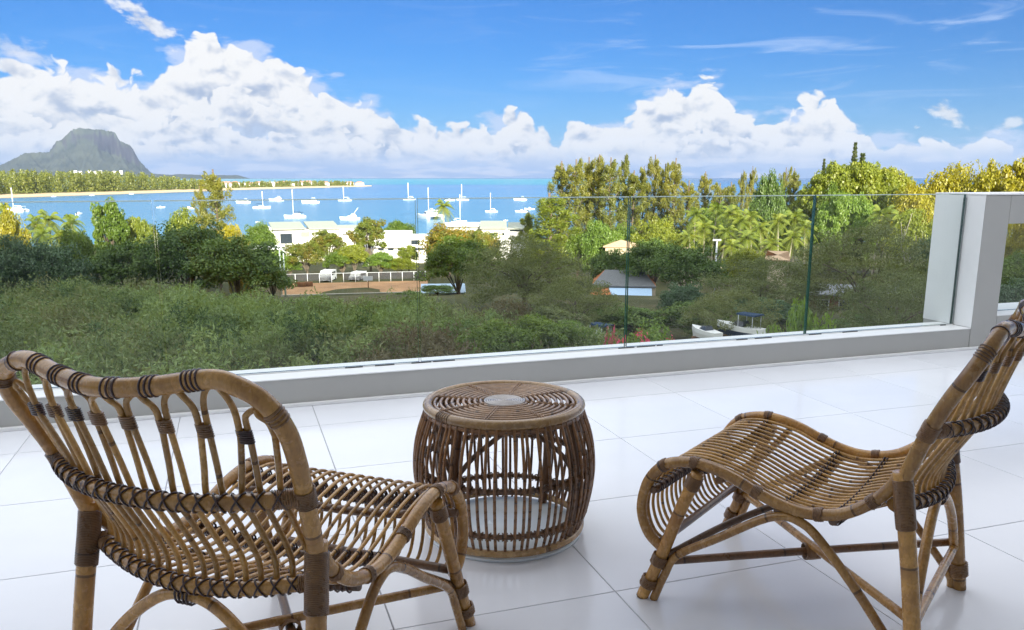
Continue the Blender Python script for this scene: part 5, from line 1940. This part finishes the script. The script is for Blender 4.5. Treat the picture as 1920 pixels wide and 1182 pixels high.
# floodlight poles left of the yard
for i, (px, yt, d) in enumerate([(522, 463, 128), (529, 463, 126)]):
    x, y = bearing(px, d)
    zb = gz(x, y)
    zt = height_at(px, yt, d)
    p = empty('floodlight_pole', (x, y, zb), math.atan2(-x, y), ['left one of the two tall pale green poles by the sports yard', 'right one of the two tall pale green poles by the sports yard'][i], 'pole', 'poles by the sports yard')
    mb = MB()
    mb.tube(np.array([(0, 0, -0.2), (0, 0, zt - zb)]), np.array([0.14, 0.09]), 8)
    mb.build('shaft', M_POLEG, p)
    wbox(p, 'lamp_head', M_ALU, -0.28, 0.28, -0.35, 0.1, zt - zb + 0.002, zt - zb + 0.2)
x, y = bearing(1345, 116)
zb, zt = gz(x, y), height_at(1345, 452, 116)
p = empty('street_lamp', (x, y, zb), math.atan2(-x, y), 'pale street lamp post in front of the palm grove', 'lamp post')
mb = MB()
mb.tube(np.array([(0, 0, -0.2), (0, 0, zt - zb)]), 0.12, 8)
mb.build('post', M_ALU, p)
wbox(p, 'lamp_head', M_ALU, -0.55, 0.55, -0.25, 0.25, zt - zb + 0.002, zt - zb + 0.22)

# low shed with a light blue roof
r, w_, h_, dp = house_at('shed', 790, 868, 538, 119, 4.5, zb=-16.0, label='low pale shed with a light blue roof, right of the sports yard', cat='shed')
wbox(r, 'wall', M_WALLW, -w_ / 2, w_ / 2, 0, dp, -0.5, h_ - 0.9)
slab_roof(r, M_SHEET, -w_ / 2 - 0.3, w_ / 2 + 0.3, -0.6, dp, h_ - 0.88, h_ - 0.2, 0.08)
window(r, -w_ * 0.3, -w_ * 0.12, 0.4, h_ - 1.3)

# the tiled house
r, w_, h_, dp = house_at('house', 1112, 1232, 507, 112, 8, label='house with orange tiled hips and a light blue sheet roof, behind the nearest strong joint', cat='house')
hz = h_ - 2.1
wbox(r, 'wall', mat('cream_wall', plain((0.60, 0.50, 0.36), 0.85, 0.2, 0.1, 1.5)), -w_ / 2, w_ / 2, 0, dp, -0.5, hz - 0.25)
hip_roof(r, M_SLATE, w_ * 0.92, dp, hz, 1.7, 0.4, 1.7, 'main_roof', M_TERRA)
fr = MB()
x0, x1 = -w_ * 0.16, w_ * 0.44
fr.add([(x0, -3.4, hz - 1.35), (x1, -3.4, hz - 1.35), (x1, -0.45, hz - 0.25), (x0 - 0.6, -0.45, hz - 0.25)], [(0, 1, 2, 3)])
fr.add([(x0, -3.4, hz - 1.43), (x1, -3.4, hz - 1.43), (x1, -0.45, hz - 0.33), (x0 - 0.6, -0.45, hz - 0.33)], [(3, 2, 1, 0)])
fr.build('porch_roof', M_SHEET, r, smooth=False)
wbox(r, 'eave_board', M_TERRA, x0 - 0.3, x1 + 0.1, -3.55, -3.41, hz - 1.72, hz - 1.34)
hp = MB()
hp.add([(x0 - 3.4, -3.4, hz - 1.5), (x0 - 0.02, -3.4, hz - 1.36), (x0 - 0.62, -0.45, hz - 0.24), (x0 - 2.6, -0.45, hz - 0.25)], [(0, 1, 2, 3)])
hp.add([(x0 - 3.4, -3.4, hz - 1.6), (x0 - 0.02, -3.4, hz - 1.46), (x0 - 0.62, -0.45, hz - 0.34), (x0 - 2.6, -0.45, hz - 0.35)], [(3, 2, 1, 0)])
hp.build('tiled_hip', M_TERRA, r, smooth=False)
wbox(r, 'porch_wall', mat('cream_wall'), x0 - 2.8, x1 - 0.3, -3.0, -0.01, -0.5, hz - 1.75)
for k in range(3):
    window(r, x0 + 0.4 + k * 1.9, x0 + 1.4 + k * 1.9, hz - 3.2, hz - 2.1, -3.0)
for (px0, px1, yt, d, lab) in [(1136, 1194, 452, 136, 'small house with a tan hipped roof peeping over the trees'), (1258, 1316, 467, 118, 'small tan roof low between the dark tree and the palms'), (1444, 1478, 474, 112, 'pale roof low at the foot of the palm grove')]:
    r, w_, h_, dp = house_at('house', px0, px1, yt, d, 5, label=lab, cat='house')
    wbox(r, 'wall', mat('cream_wall'), -w_ / 2, w_ / 2, 0, dp, -0.5, h_ - 1.05)
    hip_roof(r, M_TAN, w_, dp, h_ - 0.9, 0.9, 0.4)
r, w_, h_, dp = house_at('brick_house', 1535, 1742, 552, 92, 7, label='brown walled house half hidden under the largest acacia', cat='house')
wbox(r, 'wall', M_BRICKW, -w_ / 2, w_ / 2, 0, dp, -0.5, h_ - 0.35)
slab_roof(r, M_SLATE, -w_ / 2 - 0.4, w_ / 2 + 0.4, -0.8, dp, h_ - 0.34, h_ - 0.1, 0.15)
window(r, -w_ * 0.24, -w_ * 0.14, h_ - 2.2, h_ - 0.9)
window(r, w_ * 0.08, w_ * 0.2, h_ - 2.2, h_ - 0.9)
window(r, -w_ * 0.43, -w_ * 0.34, h_ - 2.2, h_ - 0.9)


# ---- boats
def hull_mesh(L, B, D, bow=0.35, tr=0.75, m=M_BOAT, name='hull', low=None):
    """lofted hull, bow towards +x, waterline at z=0"""
    st = np.linspace(0, 1, 9)
    V, F = [], []
    for t in st:
        x = -L / 2 + L * t
        b = B / 2 * (tr + (1 - tr) * min(1, t / 0.35)) * (1 - max(0, (t - 0.45) / 0.55) ** 2.2)
        sheer = D * (1 + bow * t ** 2)
        x2 = x + (0.05 * L * t ** 3)
        V += [(x2, -b, sheer), (x2, -b * 0.97, sheer * 0.45), (x, -b * 0.75, -0.25 * D), (x, 0, -0.45 * D), (x, b * 0.75, -0.25 * D), (x2, b * 0.97, sheer * 0.45), (x2, b, sheer)]
    n = 7
    for i in range(8):
        for j in range(6):
            F.append((i * n + j, (i + 1) * n + j, (i + 1) * n + j + 1, i * n + j + 1))
        F.append((i * n + 6, (i + 1) * n + 6, (i + 1) * n, i * n))
    F.append(tuple(range(7)))
    mb = MB()
    if low is None:
        mb.add(V, F)
        return mb.mesh(name, m, False)
    for k, q in enumerate(F):
        mb.slot = 1 if (k < 56 and k % 7 in (1, 2, 3, 4)) else 0
        mb.add([V[i] for i in q], [tuple(range(len(q)))])
    return mb.mesh(name, [m, low], False)


def loft_box(x0, x1, b0, b1, z0, z1, sl=0.4):
    mb = MB()
    v = [(x0, -b0, z0), (x1, -b0 * 0.8, z0), (x1, b0 * 0.8, z0), (x0, b0, z0), (x0 + sl * 0.3, -b1, z1), (x1 - sl, -b1 * 0.75, z1), (x1 - sl, b1 * 0.75, z1), (x0 + sl * 0.3, b1, z1)]
    mb.add(v, [(3, 2, 1, 0), (4, 5, 6, 7), (0, 1, 5, 4), (1, 2, 6, 5), (2, 3, 7, 6), (3, 0, 4, 7)])
    return mb


def spar(a, b, r, name, m, parent):
    MB().tube(np.array([a, b], float), r, 7).build(name, m, parent)


def boat(kind, px, yw, label, heading, wpx, mast_y=None, dark_top=False, z=SEA, d=None, group='boats moored in the bay'):
    q = on_z(px, yw, z)
    d = math.hypot(q[0], q[1])
    span = px_width(px, wpx, d) * 0.93
    x, y = q[0], q[1]
    face = math.atan2(-x, y)                      # local -y looks at the balcony
    ch_ = max(0.45, abs(math.cos(heading)))
    r = empty(kind[0], (x, y, z), face + heading, label, kind[1], group)
    k = kind[2]
    if k == 'cat':
        L = span / max(ch_, 0.55 * abs(math.sin(heading)))
        B = L * 0.54
        hm = hull_mesh(L, L * 0.13, L * 0.10)
        for s in (-1, 1):
            inst('hull', hm, r, (0, s * (B / 2 - L * 0.06), 0))
        loft_box(-L * 0.42, L * 0.22, B * 0.46, B * 0.46, L * 0.075, L * 0.125, 0.05 * L).build('bridge_deck', M_BOAT, r, smooth=False)
        loft_box(-L * 0.24, L * 0.14, B * 0.33, B * 0.27, L * 0.126, L * 0.215, 0.07 * L).build('cabin', M_BOAT, r, smooth=False)
        loft_box(-L * 0.20, L * 0.115, B * 0.332, B * 0.305, L * 0.148, L * 0.182, 0.03 * L).build('window_band', M_TINT, r, smooth=False)
        loft_box(-L * 0.40, -L * 0.18, B * 0.30, B * 0.30, L * 0.235, L * 0.25, 0.0).build('bimini', M_BLUEC if dark_top else M_BOAT, r, smooth=False)
        for s in (-1, 1):
            spar((-L * 0.38, s * B * 0.27, L * 0.12), (-L * 0.38, s * B * 0.27, L * 0.236), 0.05, 'bimini_post', M_ALU, r)
    elif k == 'sail':
        L = span / ch_
        inst('hull', hull_mesh(L, L * 0.28, L * 0.10), r)
        loft_box(-L * 0.18, L * 0.20, L * 0.095, L * 0.075, L * 0.10, L * 0.155, 0.05 * L).build('cabin', M_BOAT, r, smooth=False)
        loft_box(-L * 0.14, L * 0.16, L * 0.097, L * 0.088, L * 0.118, L * 0.138, 0.02 * L).build('window_band', M_TINT, r, smooth=False)
        loft_box(-L * 0.34, -L * 0.17, L * 0.09, L * 0.08, L * 0.19, L * 0.215, 0.0).build('spray_hood', M_BLUEC if dark_top else M_BOAT, r, smooth=False)
        for s in (-1, 1):
            spar((-L * 0.30, s * L * 0.075, L * 0.10), (-L * 0.30, s * L * 0.075, L * 0.191), 0.04, 'hood_post', M_ALU, r)
    elif k == 'yacht':
        L = span / ch_
        inst('hull', hull_mesh(L, L * 0.30, L * 0.11, 0.5), r)
        loft_box(-L * 0.34, L * 0.22, L * 0.115, L * 0.10, L * 0.11, L * 0.20, 0.10 * L).build('cabin', M_BOAT, r, smooth=False)
        loft_box(-L * 0.28, L * 0.165, L * 0.118, L * 0.106, L * 0.150, L * 0.182, 0.03 * L).build('window_band', M_TINT, r, smooth=False)
        loft_box(-L * 0.30, L * 0.03, L * 0.09, L * 0.08, L * 0.201, L * 0.25, 0.05 * L).build('flybridge', M_BOAT, r, smooth=False)
        loft_box(-L * 0.26, -L * 0.05, L * 0.085, L * 0.08, L * 0.31, L * 0.322, 0.0).build('hard_top', M_BOAT, r, smooth=False)
        for s in (-1, 1):
            spar((-L * 0.20, s * L * 0.07, L * 0.24), (-L * 0.22, s * L * 0.07, L * 0.311), 0.05, 'top_post', M_ALU, r)
    else:
        L = span / ch_
        inst('hull', hull_mesh(L, L * 0.34, L * 0.10, 0.5), r)
        loft_box(-L * 0.12, L * 0.12, L * 0.10, L * 0.07, L * 0.10, L * 0.22, 0.08 * L).build('console', M_BOAT, r, smooth=False)
        loft_box(-L * 0.54, -L * 0.46, L * 0.04, L * 0.04, L * 0.0, L * 0.20, 0.0).build('outboard_motor', M_DARK, r, smooth=False)
    if mast_y is not None:
        mh = height_at(px, mast_y, d) - z
        mx = L * (0.10 if k != 'yacht' else 0.0)
        spar((mx, 0, L * 0.1), (mx, 0, mh), max(0.10, 0.19 * d / 480), 'mast', M_BOAT, r)
        if k in ('cat', 'sail'):
            spar((mx, 0, L * 0.27), (mx - L * 0.36, 0, L * 0.28), 0.16, 'boom', M_BLUEC if dark_top else M_BOAT, r)
    return r


CATM, SAIL, YACHT, MOTOR = ('catamaran', 'catamaran', 'cat'), ('sailing_boat', 'sailing boat', 'sail'), ('motor_yacht', 'motor yacht', 'yacht'), ('motor_boat', 'motor boat', 'motor')
boat(CATM, 30, 397, 'white catamaran with a mast at the left edge, above the yellow tree', 2.6, 36, 352)
boat(MOTOR, 149, 403, 'small white motor boat seen end on above the left palm clump', 1.2, 11)
boat(MOTOR, 301, 390, 'small white motor boat above the lime domed tree', 0.2, 16)
boat(MOTOR, 354, 392, 'white motor boat just left of the lone casuarina', 0.1, 22)
boat(YACHT, 457, 381, 'white motor yacht nearest the lone casuarina on its right', 3.05, 27)
boat(SAIL, 490, 391, 'white sailing boat with slim tilted masts and a dark hood, right of the first yacht', 0.1, 33, 359, True)
boat(YACHT, 519, 377, 'white motor yacht farthest back among the boats on the left', 3.0, 28)
boat(CATM, 554, 408, 'white sailing boat with a very tall mast and dark bimini above the first villa', 3.3, 38, 356, True)
boat(YACHT, 583, 381, 'white motor yacht with high flybridge right of the tall masted boat', 3.1, 33)
boat(SAIL, 647, 377, 'white sailing boat with a thin mast off the tip of the sandbar', 3.4, 25, 350)
mb_ = boat(YACHT, 657, 412, 'white game fishing boat with a slanting outrigger pole above the villas', 3.15, 38)
spar((-1.5, 0, 2.5), (-4.2, 0.5, 6.2), 0.12, 'outrigger', M_BOAT, mb_)
boat(MOTOR, 483, 417, 'tiny white dinghy above the tree left of the first villa', 0.0, 9)
boat(SAIL, 768, 375, 'white sailing boat with a thin mast farthest out in mid bay', 3.2, 24, 343)
boat(CATM, 806, 410, 'large white catamaran seen from astern beside the single palm', 1.9, 37, 352)
boat(SAIL, 868, 376, 'white sailing boat with a faint mast behind the single palm, to its right', 3.0, 24, 346)
boat(MOTOR, 843, 377, 'low boat with a white top right behind the head of the single palm', 0.1, 20)
boat(SAIL, 860, 418, 'sailing boat with a thick tall white mast behind the long flat roof', 0.3, 30, 365)
boat(SAIL, 922, 398, 'white sailing boat with a tall mast above the grey roofed villa', 3.1, 24, 362)
boat(YACHT, 976, 376, 'white motor yacht alone in the right part of the bay', 3.2, 25)
boat(MOTOR, 978, 398, 'left one of two low white motor boats before the golden casuarinas', 3.0, 24)
boat(MOTOR, 993, 393, 'right one of two low white motor boats before the golden casuarinas', 3.1, 20)
boat(MOTOR, 948, 414, 'tiny white dinghy above the grey roofed villa', 0.0, 9)
boat(MOTOR, 742, 423, 'white speed boat close behind the largest white villa block', 0.2, 26)
for i, px in enumerate((100, 172, 246)):
    boat(MOTOR, px, np.interp(px, [0, 120, 240, 360], [372, 368, 364, 360]) + 0.8, ['leftmost', 'middle', 'rightmost'][i] + ' of the small white boats drawn up along the sandbar beach', 0.2, 9, group='boats along the sandbar beach')

# boats laid up in the garden below the balcony
for (px, yb, d, turn, lab, low) in [(1116, 652, 62, -0.75, 'white boat with a navy hull laid up among the shrubs below the balcony', M_NAVY), (1398, 636, 61, -0.6, 'white boat with a blue stripe and canopy laid up under the acacia', M_BLUEC), (1332, 640, 60, -0.9, 'small open white boat between the pink shrub and the blue striped one', M_BOAT)]:
    x, y = bearing(px, d)
    zb = height_at(px, yb, d) + 0.35
    r = empty('parked_boat', (x, y, zb), math.atan2(-x, y) + math.pi + turn, lab, 'boat')
    L = 3.7 if low is not M_BOAT else 2.9
    inst('hull', hull_mesh(L, L * 0.36, L * 0.16, 0.35, 0.75, M_BOAT, 'hull', low), r)
    loft_box(-L * 0.15, L * 0.15, L * 0.13, L * 0.09, L * 0.165, L * 0.27, 0.10 * L).build('windscreen', M_BOAT if low is M_NAVY else M_TINT, r, smooth=False)
    if low is not M_BOAT:
        loft_box(-L * 0.42, L * 0.02, L * 0.17, L * 0.15, L * 0.40, L * 0.43, 0.0).build('canopy', M_BLUEC, r, smooth=False)
        for sx in (-0.36, -0.04):
            for s in (-1, 1):
                spar((sx * L, s * L * 0.14, L * 0.15), (sx * L, s * L * 0.14, L * 0.401), 0.025, 'canopy_post', M_ALU, r)
    zg = gz(x, y) - zb
    for sx in (-0.28, 0.25):
        wbox(r, 'trestle', M_CRATE, sx * L - 0.12, sx * L + 0.12, -0.6, 0.6, zg, -0.12)

# resort houses on the sandbar and at the foot of the mountain
hg = random.Random(31)
spec = []
for k, px in enumerate(np.linspace(428, 672, 17)):
    spec.append((px + hg.uniform(-5, 5), hg.uniform(0.20, 0.62), k))
ORD2 = ['first', 'second', 'third', 'fourth', 'fifth', 'sixth', 'seventh', 'eighth', 'ninth', 'tenth', 'eleventh', 'twelfth', 'thirteenth', 'fourteenth', 'fifteenth', 'sixteenth', 'last']
M_REDR = mat('dusty_red_roof', plain((0.44, 0.22, 0.17), 0.9, 0.1, 0.15, 0.3))
for px, f, k in spec:
    sy = np.interp(px, [p[0] for p in SHORE], [p[1] for p in SHORE])
    q = on_z(px, sy, SEA)
    r0 = math.hypot(q[0], q[1])
    wd = np.interp(px, [p[0] for p in SHORE], LANDW)
    rr = r0 + 60 * min(1, wd / 300) + f * wd * 0.5
    x, y = q[0] / r0 * rr, q[1] / r0 * rr
    r = empty('resort_house', (x, y, SEA + 2.2), math.atan2(-x, y) + hg.uniform(-0.4, 0.4), ORD2[k] + ' low resort house from the left on the sandbar', 'house', 'resort houses on the sandbar')
    w_, dp, h_ = hg.uniform(14, 24), 10, hg.uniform(5.0, 9.0) * (0.8 if px > 620 else 1)
    wbox(r, 'wall', M_WALLW, -w_ / 2, w_ / 2, 0, dp, -0.5, h_)
    if k % 3 != 2:
        hip_roof(r, M_REDR, w_, dp, h_, 3.2, 0.8)
    else:
        slab_roof(r, M_ROOFW, -w_ / 2 - 0.5, w_ / 2 + 0.5, -0.8, dp, h_ + 0.004, h_ + 0.6, 0.4)
    for j in range(3):
        window(r, -w_ * 0.36 + j * w_ * 0.27, -w_ * 0.36 + j * w_ * 0.27 + 2.0, 1.0, 3.0)
for k, px in enumerate((154, 163, 180, 190, 200, 226, 238)):
    d = 9700 + 60 * (k % 3)
    x, y = bearing(px, d)
    zt = height_at(px, 320.5 + (k % 2), d)
    r = empty('shore_house', (x, y, zt - 9), math.atan2(-x, y), ORD2[k] + ' white speck of a house from the left at the mountain foot', 'house', 'white houses at the foot of the mountain')
    wbox(r, 'wall', M_WALLW, -16, 16, 0, 14, -30, 10)
    slab_roof(r, M_ROOFW, -17, 17, -1, 15, 10.01, 11, 0.8)

# sea air: pale even haze between here and the far shore
hz_ = MB()
hz_.box(-13900, 13900, -13900, 13900, SEA - 8, 600)
hm_ = bpy.data.materials.new('sea_air')
hm_.use_nodes = True
nt = NT(hm_.node_tree)
pv = nt.add('ShaderNodeVolumePrincipled')
pv.inputs['Color'].default_value = (0.60, 0.76, 1.0, 1)
pv.inputs['Density'].default_value = HAZE
pv.inputs['Anisotropy'].default_value = 0.45
nt.t.links.new(pv.outputs[0], nt.add('ShaderNodeOutputMaterial').inputs['Volume'])
hz_.build('haze', hm_, smooth=False, kind='stuff')
